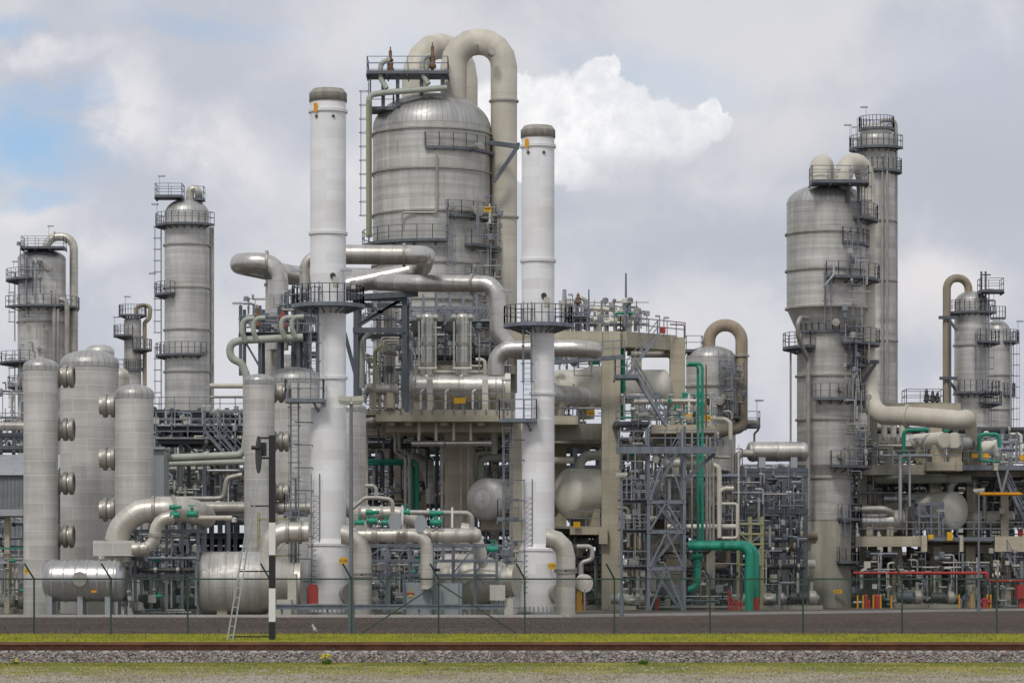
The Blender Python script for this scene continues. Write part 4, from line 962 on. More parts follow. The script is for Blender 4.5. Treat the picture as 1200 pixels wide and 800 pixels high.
def ellipse_disc(label, px, py, d, rx, rz, mat, th=.08):
    c = P(px, py, d); mb = MB(); n = 24; i = 0
    for off in (-th/2, th/2):
        for k in range(n): a = 2*math.pi*k/n; mb.v.append(c+Vector((math.cos(a)*S(rx, d), off, math.sin(a)*S(rz, d))))
    mb.face(range(n)); mb.face(list(range(n, 2*n))[::-1])
    for k in range(n): mb.face((k, n+k, n+(k+1) % n, (k+1) % n))
    return single('spectacle_blind', label, 'blind flange', mb, M[mat])

# ================================================================ LEFT FOREGROUND
t = drum('polished horizontal drum on legs at the lower left, under the mitred duct', 62, 680, 177, 24.5, S(76, 177), 90, 'polish', bands=(.02, .2, .38, .55, .72, .88, .97), saddle=None)
for px in (60, 96, 128): mb = MB(); mb.box(X(px, 177)-.15, X(px, 177)+.15, 176.2, 177.8, 0, Z(694, 177)); part(t, 'leg', mb, M['lgalv'])
mb = MB(); c = P(94, 678, 175.7); mb.lathe(c, (0, -1, 0), [[(.3, -.3), (.3, .15)], [(.42, .15), (.42, .25)], [(.42, .25), (.01, .25)]], 20); part(t, 'manway', mb, M['brass'])
mb = MB(); mb.pbox(49, 58, 660, 672, 176.9, .6); part(t, 'end_bracket', mb, M['lgalv'])
sign(t, 107, 113, 691, 694, 175.8, 'small orange plate', 0, 'orange')
t = thing('transition_box', 'grey box between the polished drum and the big mitred elbow duct', 'duct', P(132, 651, 178))
cbox(t, 'casing', 109, 158, 633, 651, 177, 3.2, 'cladads')
mb = MB(); mb.tube([P(138, 651, 178.5), P(138, 658, 178.5)], S(16, 178), 24, caps=True); part(t, 'outlet_neck', mb, M['duct'])
pipe('huge mitred elbow duct rising from the grey box and turning right', [(136, 635, 178.6), (141, 617, 178.6), (162, 599, 178.6), (196, 596.5, 178.6), (226, 598, 179), (238, 604, 182), (240, 606, 192)], 28, 'duct', cat='duct', name='elbow_duct', bend=1.8, steps=4, seg=28, fl=[(2, .55), (3, .2)])
pipe('smaller mitred pipe looping from the grey box up to the green valves', [(155, 643, 176.5), (182, 643, 176.5), (182, 607, 176.5), (204, 606, 176.5)], 14.5, 'duct', bend=2.4, steps=4, seg=20, fl=[(0, .3), (0, .6), (1, .45)])
valve('green valve with long actuator left above the small looping pipe', 205, 603, 176.3, .62)
valve('green valve standing upright over the end of the huge elbow duct', 225, 602, 177, .7, 'green', 0)
valve('little green valve low in the steel frame beside the polished drum', 186, 698, 178, .4, 'green', 0)
t = drum('large dull horizontal tank behind the signal ladder, ending in a cone', 240, 683, 181, 37, S(68, 181), 90, 'cladold', bands=(.12, .4, .62, .98), saddle=None, head=.25, backhead=False, name='horizontal_tank', cat='tank')
mb = MB(); mb.lathe(P(308, 683, 181), (1, 0, 0), [[(S(37, 181), 0), (S(22, 181), S(38, 181))], [(S(24, 181), S(38, 181)), (S(24, 181), S(45, 181))], [(S(24, 181), S(45, 181)), (.01, S(45, 181))]], 36); part(t, 'cone_end', mb, M['duct'])
for px in (262, 322): mb = MB(); mb.box(X(px, 181)-.3, X(px, 181)+.3, 180, 182, 0, Z(705, 181)); part(t, 'saddle', mb, M['conc'])
pipe('wide mitred duct elbow rising from the cone ended tank toward the taller white stack', [(312, 660, 182), (312, 623, 182), (362, 623, 182)], 23, 'duct', cat='duct', name='elbow_duct', bend=2.0, steps=3, seg=24, fl=[(1, .5), (1, .8)])
rack('blue grey steel frame of small ladders between the polished drum and the dull tank', 140, 232, [620, 652, 672], 180, 3, 5, 'galv', .17, 612, brace=[(1, 620, 652, 1)])
pipe('light horizontal pipe crossing over the green valves and the signal ladder', [(190, 606.5, 179), (272, 606.5, 179)], 5.5, 'cream')
pipe('wide grey horizontal pipe behind the signal post and the taller white stack', [(182, 595, 196), (366, 595, 196)], 15, 'greyp', seg=20)
pipe('grey pipe stepping up in an s beside the striped post', [(140, 584, 198), (253, 584, 198), (262, 583, 198), (266, 560, 198), (284, 556, 198)], 6, 'greyp', bend=2.2)
pipe('long pale green pipe running left and climbing beside the slim vessel', [(186, 537, 203), (250, 534, 203), (286, 533, 203), (289, 510, 203), (289, 440, 203), (283, 425, 203), (270, 420, 203), (269, 402, 203), (285, 398.5, 203), (355, 395, 203)], 9, 'pgreen', bend=2.4, steps=6, seg=16)
for k, (px, yy_) in enumerate(((284, 400), (297, 399), (330, 396), (342, 395))):
    g = ['leftmost', 'second', 'third', 'rightmost'][k]
    pipe('%s of four pale green hooked branches on the header left of the taller white stack' % g, [(px+14, 373-k*.7, 202.6), (px, 374-k*.7, 202.6), (px, yy_-10, 202.6), (px+4, yy_, 202.8)], 6, 'pgreen', bend=2.6, group='hooked branches on the pale green header')
pipe('second pale green pipe just below the long one, left of the slim vessel', [(186, 543.5, 206), (288, 541, 206)], 7, 'pgreen')
# shed and shelter
t = thing('shed', 'grey corrugated shed with pale sloping roof at the left edge', 'building', P(5, 600, 225))
d_ = 225; mb = MB(); mb.box(X(-80, d_), X(64, d_), d_, d_+10, 0, Z(556, d_)); part(t, 'wall', mb, M['corr'])
mb = MB(); i = 0; x0, x1 = X(-84, d_), X(66, d_)
mb.v = [Vector((x0, d_-.3, Z(556.5, d_))), Vector((x1, d_-.3, Z(556.5, d_))), Vector((x1, d_+5, Z(529, d_))), Vector((x0, d_+5, Z(529, d_))), Vector((x0, d_+10.3, Z(556.5, d_))), Vector((x1, d_+10.3, Z(556.5, d_)))]
mb.face((0, 1, 2, 3)); mb.face((3, 2, 5, 4)); mb.face((0, 3, 4)); mb.face((1, 5, 2)); mb.face((0, 4, 5, 1)); part(t, 'roof', mb, M['lgalv'])
t = thing('shelter', 'open sided shelter with a thin pale roof in front of the corrugated shed', 'shelter', P(10, 722, 192)); d_ = 192
cbox(t, 'roof', -60, 27, 596.5, 604, d_, 6, 'lgalv')
for px in (8, -20): cpier(t, px-3, px+3, 604, d_+1, .4, 'conc', 'post')
cbox(t, 'beam', -60, 30, 641, 643, d_+.5, .2, 'green'); cbox(t, 'beam', -60, 30, 657, 660, d_+.5, .3, 'lgalv')
t = thing('cabinet', 'dark grey tall cabinet behind the shorter pale clad vessel', 'cabinet', P(186, 585, 200)); mb = MB(); mb.box(X(176, 200), X(192, 200), 200, 203, 0, Z(527, 200)); part(t, 'body', mb, M['cabg']); mb = MB(); mb.box(X(175, 200), X(193.5, 200), 199.7, 203.3, Z(526.5, 200), Z(523.5, 200)); part(t, 'lid', mb, M['lgalv'])
pipe('fat grey pipe running out of the left edge above the shed roof', [(-20, 499, 230), (34, 499, 230)], 9.5, 'greyp', fl=[(0, .45)])
rack('dark steel rack carrying the fat pipe above the shed', -30, 32, [507, 522], 232, 6, 4, 'slate', .25, 494, brace=[(1, 507, 522, 1), (2, 507, 522, -1), (3, 507, 522, 1)], ybot=530, railings=(507,))
# back rack left
rack('long dark steel pipe rack between the tall left column and the slim vessel', 170, 330, [482, 508, 548, 575], 262, 10, 5, 'slate', .36, 478, brace=[(0, 548, 575, 1), (1, 575, 548, 1), (2, 548, 575, 1), (3, 575, 548, 1)], railings=(482, 508), deck=(482, 508))
rack('dark steel platform at the foot of the tall left column', 184, 296, [500, 515], 246, 6, 4, 'slate', .3, 500, railings=(500, 515), deck=(500, 515), brace=[(1, 515, 540, 1), (2, 540, 515, 1)])
stair('long grey stair descending right of the tall left column', (240, 505, 240), (275, 545, 240))
stair('second grey stair parallel behind the long one right of the tall left column', (250, 500, 243), (288, 543, 243))
for k, (yy_, w_, m_, a_, e_) in enumerate([(452, 6, 'cream', 246, 330), (465, 3, 'greyp', 246, 330), (483, 7, 'pgreen', 245, 310), (514, 8, 'cream', 228, 292), (520, 5, 'brownp', 180, 240), (552, 8, 'ygreen', 150, 350), (560, 6, 'pgreen', 150, 350), (567, 9, 'ygreen', 150, 350), (574, 6, 'greyp', 150, 350), (582, 7, 'slate', 150, 350), (494, 4, 'greyp', 180, 300)]):
    nm = {'cream': 'cream', 'greyp': 'warm grey', 'pgreen': 'pale green', 'ygreen': 'mossy', 'brownp': 'brown', 'slate': 'slate'}[m_]
    pipe('%s level pipe behind the slim vessel, %s of its colour from the top' % (nm, ['first', 'first', 'first', 'second', 'first', 'first', 'second', 'second', 'third', 'first', 'second'][k]), [(a_, yy_, 258+k), (e_, yy_, 258+k)], w_, m_)

# pipes and frame left of the big column
pipe('fat clad pipe with blunt left bend, turning down left of the taller white stack', [(326, 410, 214), (326, 308, 214), (282, 308, 214), (281, 310, 220), (345, 323, 222), (440, 326, 224)], 24, 'shiny', bend=1.9, steps=6, seg=24, fl=[(1, .3)])
mb = MB(); mb.tube([P(316, 318, 213.4), P(318, 321, 215)], S(9, 214), 20); single('pipe_stub', 'dark mouth of an open pipe stub on the fat clad bend left of the stack', 'pipe', mb, M['dark'])
pipe('upright pale pipe hanging under the open stub left of the taller white stack', [(318, 322, 215), (318, 440, 215)], 14, 'duct', seg=20, fl=[(0, .1), (0, .4)])
pipe('upright clad pipe bend just left of the taller white stack', [(372, 300, 216), (357, 302, 216), (357, 345, 216), (357, 400, 216)], 12, 'duct')
pipe('fat clad pipe making a wide flat hairpin in front of the big central column', [(380, 298, 212), (494, 299, 212), (499, 300, 218), (494, 316, 221), (400, 336, 221)], 23, 'shiny', bend=1.6, steps=8, seg=24, fl=[(0, .82)])
pipe('fat clad pipe passing right and bending down beside the shorter white stack', [(430, 330, 222), (483, 332, 218), (581, 333, 216), (584, 370, 216), (584, 392, 216), (600, 411, 216), (650, 411, 216)], 20, 'shiny', bend=1.7, steps=7, seg=24, fl=[(1, .73)])
pipe('fat clad pipe rising from the reboiler drum and running right behind the shorter white stack', [(581, 440, 214), (581, 409, 214), (672, 408, 213), (694, 410, 213), (697, 411, 215), (696, 411, 221)], 20, 'shiny', bend=1.9, steps=6, seg=24)
t = rack('slate blue braced steel tower between the taller white stack and the big central column', 417, 474, [347, 384], 219, 5, 1, 'slate', .34, 343, brace=[(0, 381, 349, 1), (0, 349, 384, -1), (0, 350, 381, 1)], ybot=478, name='steel_tower', cat='steel frame')
mb = MB(); mb.bar(P(404, 349, 218.6), P(490, 344, 218.6), .4); part(t, 'beam', mb, M['slate'])
for px in (398, 440): mb = MB(); mb.bar(P(px, 340, 220), P(px, 360, 220), .25); part(t, 'post', mb, M['lgalv'])
mb = MB(); mb.bar(P(399, 372, 219), P(417, 440, 219), .28); part(t, 'brace', mb, M['slate'])
t = rack('dark steel platform behind the four pale green hooked branches', 282, 372, [371, 391], 207, 3, 4, 'slate', .22, 358, railings=(391,), deck=(391,), ybot=440, brace=[(0, 391, 430, 1), (1, 371, 391, 1), (2, 371, 391, -1)])
rel = thing('relief_valve', 'brown relief valve standing above the pale green hooked branches', 'valve', P(301, 388, 205)); relief(rel, 301, 357, 386, 205, 'rustv')
rel = thing('relief_valve', 'short red handled valve between the third and rightmost pale green hooks', 'valve', P(331, 386, 205)); relief(rel, 331, 364, 386, 205, 'red')
rack('dark small steel platform left of the taller white stack at platform height', 343, 372, [357, 372, 392, 412], 212, 3, 2, 'slate', .2, 343, railings=(357, 392), ybot=440)
for k, (px, w_) in enumerate(((452, 5), (456.5, 4), (461, 5), (445, 4))):
    pipe(['first', 'second', 'third', 'fourth'][k]+' of four thin upright pipes behind the slate blue braced tower', [(px, 360, 226), (px, 395, 226), (px, 480, 226)], w_, 'greyp', group='thin upright pipes behind the braced tower')
pipe('pale green upright pipe curving at its top behind the braced tower', [(436, 388, 223), (425, 398, 223), (424, 455, 223)], 6, 'pgreen', bend=3)
pipe('thin mossy upright pipe curving at its top beside the rectangular pipe loop', [(450, 402, 222), (439, 412, 222), (438.5, 455, 222)], 4, 'ygreen', bend=3)
for k in range(3):
    o = k*3.2
    pipe('rectangular pipe loop in front of the big central column, %s of three nested' % ['outermost', 'middle', 'innermost'][k], [(468-o*.3, 396+o, 222-k*.3), (447+o, 396+o, 222-k*.3), (446+o, 413-o*.6, 222-k*.3), (466-o*.3, 416-o*.6, 222-k*.3)], 3.2, 'greyp', bend=2)
drum('short dull drum at the left end of the long concrete deck', 430, 456, 226, 6.5, S(34, 226), 90, 'cladold', bands=(.2, .5, .8), saddle=478)
rack('dark service platforms stacked against the lower half of the big central column', 480, 590, [360, 378, 398, 417, 436], 236.5, 2.2, 7, 'rail', .16, 345, ybot=480, railings=(378, 417), deck=(378, 417))

# ================================================================ LONG CONCRETE DECK AND ITS EQUIPMENT
t = thing('concrete_table', 'long beige concrete deck on piers carrying the big central column and the reboiler drum', 'concrete frame', P(520, 714, 228))
cbox(t, 'deck', 440, 604, 480, 493.5, 226, 26)
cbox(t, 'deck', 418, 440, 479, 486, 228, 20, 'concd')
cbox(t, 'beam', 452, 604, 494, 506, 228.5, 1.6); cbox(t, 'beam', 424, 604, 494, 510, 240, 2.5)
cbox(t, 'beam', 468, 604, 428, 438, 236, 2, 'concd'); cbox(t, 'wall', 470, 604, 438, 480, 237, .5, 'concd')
for (a, c, d_) in ((521, 554, 231), (597, 611, 229), (423, 431, 231), (462, 472, 249), (575, 585, 249), (490, 500, 251)): cpier(t, a, c, 494.5, d_, None if a != 521 else 2)
for px in (458, 478, 520, 563): mb = MB(); mb.bar(P(px, 494.2, 226.6), P(px+9, 503, 232), .5); part(t, 'haunch', mb, M['conc'])
railing_thing(t, [(418, 478.5, 226.2), (603, 478.5, 226.2)]); 
sign(t, 532, 545.5, 466, 472.5, 226.0, 'blank yellow plate on the handrail', 0)
for k in range(14):
    mb = MB(); px = 432+k*12.5; mb.pbox(px-.8, px+.8, 478, 484.5, 225.9, .1); part(t, 'rail_foot', mb, M['rail'])
t = drum('shiny reboiler drum lying on the long concrete deck behind the handrail', 484, 454.5, 229, 16.5, S(108, 229), 90, 'shiny', bands=(.03, .5, .9, .97), saddle=480, backhead=False, name='reboiler')
mb = MB(); mb.lathe(P(592, 454.5, 229), (1, 0, 0), [[(S(17.5, 229), 0), (S(17.5, 229), .4)], [(S(17.5, 229), .4), (.01, .4)]], 36); part(t, 'end_flange', mb, M['creamv'])
for px in (500, 565): mb = MB(); mb.pbox(px, px+7, 444, 480, 226.9, .5); part(t, 'support', mb, M['creamv'])
for k, px in enumerate((501, 542)):
    t = thing('riser', ['left', 'right'][k]+' of the two shiny flanged risers standing on the reboiler drum', 'pipe', P(px, 440, 229), 'shiny risers on the reboiler')
    mb = MB(); mb.lathe(P(px, 440, 229), UP, [[(S(7.5, 229), 0), (S(7.5, 229), S(68, 229))], dome_prof(S(7.5, 229), S(68, 229), .35)], 24); part(t, 'shell', mb, M['shiny'])
    for yy_ in (403, 427): mb = MB(); mb.torus_band(P(px, yy_, 229), UP, S(7.5, 229), .25, .09, 24); part(t, 'flange', mb, M['brass'])
    for sx in (-10, 9.5): mb = MB(); mb.bar(P(px+sx, 431, 228), P(px+sx, 372, 228), .14); mb.lathe(P(px+sx, 372, 228), (0, -1, 0), [[(.001, -.2), (.26, -.1), (.26, .1), (.001, .2)]], 10); part(t, 'guide_rod', mb, M['pgreen'])
    mb = MB(); mb.bar(P(px-11, 431, 228), P(px+11, 431, 228), .15); part(t, 'clamp', mb, M['creamv'])
    mb = MB(); mb.lathe(P(px-13, 384, 232), (0, -1, 0), [[(S(6.5, 229), -3), (S(6.5, 229), 1.5)], [(S(6.5, 229), 1.5), (.01, 1.5)]], 20); part(t, 'side_nozzle', mb, M['dark'])
for k, px in enumerate((493, 522, 554)):
    pipe('%s white hooked drain standing on the deck in front of the reboiler drum' % ['left', 'middle', 'right'][k], [(px+4, 457, 227), (px, 457, 227), (px, 479, 227)], 2.6, 'whitep', group='hooked drains before the reboiler')
# underside
t = pipe('shiny horizontal pipe hanging under the long concrete deck', [(482, 519.5, 228), (576, 519, 228)], 7.5, 'shiny', fl=[(0, .42)], seg=20)
for k, px in enumerate((491, 511, 531.5, 551.5)): pipe(['first', 'second', 'third', 'fourth'][k]+' of four cream hangers dropping from the long concrete deck to the shiny pipe', [(px, 494, 228), (px, 516, 228)], 3.6, 'creamv', group='hangers under the long deck')
pipe('thick olive pipe dropping from the deck near the shorter white stack', [(579, 494, 230), (579, 532, 230)], 8, 'pgreen')
pipe('cream horizontal header pipe under the deck beside the shorter white stack', [(563, 590, 232), (563, 536, 231.5), (640, 536, 231.5)], 9, 'pgreen', bend=2)
pipe('cream pipe stub with blunt end right above the oval vessel end', [(556, 556, 236), (556, 536, 236), (560, 531, 236), (576, 531, 236)], 6, 'cream')
t = drum('upright oval vessel end with radial ribs below the long concrete deck', 570, 585, 229, 25.5, 9, 28, 'clad', head=.45, saddle=620)
for k, px in enumerate((559, 566)):
    pass
for k, (px, w_) in enumerate(((518, 3.6), (540.5, 2.8), (549, 3.6))): pipe(['left', 'middle', 'right'][k]+' thin grey pipe running up the broad central concrete pier', [(px, 520, 230), (px, 700, 230)], w_, 'greyp', group='thin pipes on the broad pier')
pipe('outer of two green pipes turning down under the long concrete deck', [(425, 540, 233), (489, 540, 233), (489, 700, 233)], 4.5, 'green')
pipe('inner of two green pipes turning down under the long concrete deck', [(425, 543, 234), (483.5, 543, 234), (483.5, 700, 234)], 4, 'green')
pipe('grey pipe dropping and stepping right under the left part of the long deck', [(463, 494, 231), (463, 530, 231), (475, 536, 231), (475, 640, 231)], 3.6, 'greyp')
pipe('its twin grey pipe dropping and stepping right, farther right by a hand', [(468, 494, 232), (468, 526, 232), (480, 533, 232), (480, 640, 232)], 3.6, 'greyp')
pipe('big clad pipe curving down behind the broad concrete pier', [(440, 532, 238), (500, 540, 238), (507, 570, 238), (507, 590, 238)], 16, 'cladold', seg=20)
pipe('grey capped pipe end poking out under the deck by the slim clad vessel', [(420, 493, 229), (438, 493, 228)], 9, 'greyp', heads=True)
pipe('pale green bent pipe under the left end of the long deck', [(418, 503, 229), (440, 503, 229), (446, 494, 230)], 6, 'pgreen')

# low manifold row
t = pipe('long horizontal manifold pipe over the transformer cabinets', [(410, 627, 178), (560, 627, 178)], 16.5, 'duct', fl=[(0, .18), (0, .20), (0, .38), (0, .42), (0, .62), (0, .68), (0, .95)], seg=24, heads=True)
pipe('mitred pipe branching from the manifold down into the grey cabinets', [(478, 627, 177), (500, 627, 177), (500, 690, 177)], 15, 'duct', bend=2.0, steps=3, seg=22)
pipe('thick mitred pipe turning down to the ground just right of the taller white stack', [(400, 626, 178), (424.5, 626, 178), (424.5, 722, 178)], 23, 'duct', bend=1.9, steps=3, seg=26, fl=[(1, .48), (1, .5)])
pipe('thick mitred pipe turning down to the ground just right of the shorter white stack', [(640, 630, 184), (663, 630, 184), (663, 719.5, 184)], 22.5, 'duct', bend=1.9, steps=3, seg=26, fl=[(1, .42), (1, .44)])
pipe('second mitred bend rising behind the taller white stack at manifold height', [(398, 592, 186), (418, 598, 186), (421, 622, 186)], 20, 'duct', bend=1.5, steps=3, seg=24)
pipe('cream clad pipe with bronze bands sloping behind the green valves', [(424, 601, 184), (470, 601, 184), (488, 612, 184)], 16, 'duct', fl=[(0, .15), (0, .5)], seg=20, heads=True)
pipe('grey pipe running right above the manifold and bending down', [(478, 600, 182), (553, 601, 182), (553, 640, 182)], 6, 'greyp')
pipe('right end elbow of the manifold dropping behind the white cabinet', [(540, 620, 184), (555, 622, 184), (562, 645, 184), (566, 670, 184)], 16, 'duct', bend=1.5, steps=3, seg=20)
ellipse_disc('left of two dark round blinds standing on the manifold', 463, 611, 176.6, 8, 10, 'cabg'); ellipse_disc('right of two dark round blinds standing on the manifold', 493, 613, 176.6, 7.5, 10, 'cabg')
for k, (px, py, s_, a_) in enumerate(((421, 612, .6, 0), (436, 610, .7, 1), (452, 612, .6, 0), (475, 600, .6, 0), (511, 612, .75, 1), (577, 643, .7, 0))):
    valve(['green valve nearest the taller white stack on the manifold', 'green valve with actuator left of the dark blinds', 'green valve just left of the left dark blind', 'green valve above and between the two dark blinds', 'green valve with long actuator right of the dark blinds', 'lower green valve right of the manifold, above the cone'][k], px, py, 177.5, s_, 'green', a_, 'green manifold valves')
for k, px in enumerate((471.5, 530)):
    pipe('%s white standing gauge tube at the manifold' % ['left', 'right'][k], [(px, 592+k*2, 177), (px, 618, 177)], 2.6, 'whitep')
pipe('curled grey pipe over the manifold next to the slim clad vessel', [(412, 596, 182), (428, 583, 182), (444, 583, 182), (460, 585, 182), (460, 600, 182)], 5, 'greyp')
pipe('small grey elbow pipe higher beside the slim clad vessel', [(428, 569, 184), (441, 569, 184), (441, 582, 184)], 4.5, 'greyp')
t = rack('blue grey lattice frame under the manifold behind the transformer cabinets', 428, 582, [637, 655, 672], 180, 3, 6, 'galv', .15, 637, brace=[(0, 655, 637, 1), (0, 655, 690, 1), (1, 672, 637, 1), (2, 655, 637, 1), (4, 672, 640, 1), (5, 672, 637, 1), (5, 672, 700, 1)])
t = thing('transformer_cabinet', 'long grey transformer cabinet with a yellow and red warning mark, behind the crash barrier', 'cabinet', P(505, 722, 178))
cbox(t, 'body', 473, 506, 682, 720.5, 177.4, 3, 'cabg'); cbox(t, 'body', 506.5, 541, 683, 721, 177.8, 3, 'cabg')
for px in (472, 504, 513, 537): cbox(t, 'frame_post', px, px+2, 680, 721, 177.1, .25, 'galv')
mb = MB(); c = P(481, 694.5, 177.3); mb.lathe(c, (0, -1, 0), [[(.01, 0), (.01, 0)]], 4); mb = MB(); mb.pbox(476.5, 485.5, 694, 696, 177.35, .04); s_ = part(t, 'warning_mark', mb, M['red']); mb = MB(); mb.pbox(479, 483.5, 696.4, 699, 177.35, .04); part(s_, 'mark_stroke', mb, M['yel']); mb = MB(); mb.pbox(480.6, 481.8, 689, 693.6, 177.35, .04); part(s_, 'mark_stroke', mb, M['yel'])
t = thing('control_box', 'off white control box on legs behind the right end of the crash barrier', 'cabinet', P(582, 722, 178)); cbox(t, 'box', 574, 592, 685, 703, 177.3, 1, 'beige')
for px in (577, 587): cbox(t, 'leg', px, px+1.6, 703, 721, 177.6, .2, 'galv')
mb = MB(); mb.pbox(591, 601, 701, 721, 177.6, 1.2); single('control_box', 'low off white box standing on the ground right of the legged control box', 'cabinet', mb, M['beige'])
mb = MB(); mb.pbox(337, 347, 672, 720, 177.6, 1.2); single('control_box', 'tall off white cabinet left of the red fire cabinet', 'cabinet', mb, M['beige'])
mb = MB(); mb.pbox(324, 341, 702, 721, 176.6, 1.0); single('control_box', 'low beige box beside the striped signal post', 'cabinet', mb, M['beige'])
t = thing('cone_vessel', 'pale sideways cone vessel left of the shorter white stack', 'vessel', P(580, 720, 183))
mb = MB(); mb.lathe(P(558, 680, 185), (.94, -.34, 0), [[(S(32, 183), -2), (S(32, 183), .3)], [(S(32, 183), .3), (S(17, 183), 2.2)], [(S(19, 183), 2.2), (S(19, 183), 2.6)], [(S(19, 183), 2.6), (.01, 2.6)]], 36); part(t, 'shell', mb, M['duct'])
for px in (548, 575): cbox(t, 'leg', px, px+4, 700, 722, 184.2, 1, 'conc')

# ================================================================ CONCRETE FRAME RIGHT OF THE SHORTER STACK
t = thing('concrete_structure', 'tall beige concrete frame carrying cream vessels between the shorter white stack and the stair tower', 'concrete frame', P(740, 713, 230))
cpier(t, 705.5, 727, 388, 229, 1.6); cpier(t, 785.5, 803, 395, 236, 1.4); cpier(t, 781, 800, 500, 231, 1.3); cpier(t, 650, 664, 500, 243, 1.4); cpier(t, 740, 752, 400, 250, 1.4)
mb = MB(); mb.box(X(600, 229), X(705.5, 229), 228.8, 230, Z(407.5, 229), Z(388, 229)); part(t, 'beam', mb, M['conc'])
a, c = P(727, 397.5, 229.6), P(786, 402, 237.4); mb = MB(); mb.bar(a, c, 1.1, 1.15); part(t, 'beam', mb, M['conc'])
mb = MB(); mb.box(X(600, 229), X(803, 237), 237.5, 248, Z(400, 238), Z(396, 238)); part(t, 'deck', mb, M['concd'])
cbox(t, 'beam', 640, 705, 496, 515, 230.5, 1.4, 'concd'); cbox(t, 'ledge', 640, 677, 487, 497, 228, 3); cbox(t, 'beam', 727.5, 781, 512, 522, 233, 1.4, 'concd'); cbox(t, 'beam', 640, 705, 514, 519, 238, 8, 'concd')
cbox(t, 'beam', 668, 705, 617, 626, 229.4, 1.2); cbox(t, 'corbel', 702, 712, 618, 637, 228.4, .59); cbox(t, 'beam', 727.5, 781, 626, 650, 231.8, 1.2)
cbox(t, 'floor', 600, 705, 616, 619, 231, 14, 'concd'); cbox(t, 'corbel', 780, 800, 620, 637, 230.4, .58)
mb = MB(); rail_path(mb, [P(650, 387.5, 229.1), P(727, 387.5, 229.1), P(803, 395, 237)], 1.1, 1.3, .035); part(t, 'railing', mb, M['rail'])
railing_thing(t, [(668, 616, 229.5), (705, 616, 229.5)]); railing_thing(t, [(640, 496, 229), (705, 496, 229)]); railing_thing(t, [(640, 486.5, 228.2), (677, 486.5, 228.2)])
sign(t, 688, 697, 480.5, 487, 229.3, 'yellow sign in the handrail', 2); sign(t, 672, 680, 615-4, 615+3, 229.0, 'yellow plate on the lower railing', 0)
t = drum('cream horizontal vessel with a wider shoulder high in the beige concrete frame', 655, 453, 236, 20, S(122, 236), 90, 'creamv', bands=(), saddle=488)
mb = MB(); mb.lathe(P(680, 453.5, 236), (1, 0, 0), [[(S(20, 236), 0), (S(25, 236), S(12, 236)), (S(25, 236), S(30, 236))]], 36); part(t, 'shoulder', mb, M['creamv'])
drum('cream end of a second vessel tucked between stack and concrete frame', 640, 462, 231, 12, 6, 40, 'cladads', head=.5, saddle=488)
drum('large cream round headed vessel low in the beige concrete frame', 668, 578, 233, 29.5, 7.5, 62, 'creamv', saddle=618, bands=(.3,))
drum('shiny clad vessel low between the concrete pier and the stair tower', 735, 573, 240, 20, 5.5, 90, 'clad', saddle=618, bands=(.2, .5, .8))
drum('white ribbed vessel head right of the stair tower behind the green pipes', 817, 570, 236, 22, 7, -35, 'cladads', saddle=625)
pipe('olive pipe curving down onto the large cream vessel', [(756, 533, 236), (705, 533, 236), (681, 534, 236), (678, 558, 236)], 12, 'pgreen', bend=2)
pipe('short cream pipe stub beside the shorter white stack above the large cream vessel', [(640, 539, 231), (671, 539, 231)], 8, 'cream', heads=True)
for k, (px, y0, y1, w_) in enumerate(((730, 400, 492, 6), (708.5-12, 397, 0, 0),)):
    if w_: pipe('thick green upright pipe behind the zigzag stair', [(px, y0, 231), (px, y1, 231)], w_, 'green', fl=[(0, .3), (0, .6)], flm='green')
valve('green valve on top of the cream horizontal vessel', 697, 424, 236, .9, 'green', 0); valve('green valve partly hidden by the shorter white stack', 652, 424, 234, .8, 'green', 0)
pipe('grey upright pipe dropping inside the upper right of the concrete frame', [(740, 415, 238), (787, 415, 238), (789.5, 425, 238), (789.5, 495, 238)], 8, 'greyp', bend=2)
pipe('horizontal brown stained pipe under the frame top behind the zigzag stair', [(735, 412, 240), (790, 414, 240)], 10, 'brownp')
pipe('green horizontal pipe just under the top beam of the concrete frame', [(757, 411, 239), (783, 411, 239)], 6, 'green')
# walkway and stairs
t = thing('steel_walkway', 'narrow grey walkway bridging from the shorter white stack to the concrete pier', 'walkway', P(690, 420, 226))
mb = MB(); mb.bar(P(630, 426, 226), P(732, 418, 226.5), .9, .28, (0, 0, 1)); part(t, 'deck', mb, M['galv']); mb = MB(); rail_path(mb, [P(705, 418, 225.7), P(732, 416, 226)], 1.1, .9, .035); part(t, 'railing', mb, M['rail'])
t = stair('upper flight of the zigzag stair climbing to the top of the concrete frame', (771, 393, 221), (735, 440, 221), 1.1, 'rail')
t = stair('lower flight of the zigzag stair dropping right from the small landing', (745, 440, 220.5), (781, 498, 220.5), 1.0, 'rail')
t = thing('stair_landing', 'small steel landing between the two zigzag flights', 'platform', P(735, 443, 221)); box_platform(t, X(720, 221), X(748, 221), 219.9, 222.4, Z(440, 221), 'fl', M['galv'])
t = rack('blue grey steel stair tower with chevron bracing right of the concrete pier', 760, 802, [525, 586, 621, 664], 214, 3.2, 1, 'galv', .21, 500, name='stair_tower', cat='stair tower', brace=[])
for (ya, yb) in ((527, 586), (588, 621), (623, 664), (666, 715)):
    for sx in (-1, 1): mb = MB(); mb.bar(P(781, ya, 213.8), P(781+sx*19.5, yb, 213.8), .13); part(t, 'brace', mb, M['galv'])
mb = MB(); mb.pbox(722, 838, 523, 531, 213.4, .3); part(t, 'beam', mb, M['galv'])
for yy_ in (586, 621, 664): mb = MB(); mb.pbox(728, 802, yy_-1, yy_+3, 216.5, .25); part(t, 'beam', mb, M['galv'])
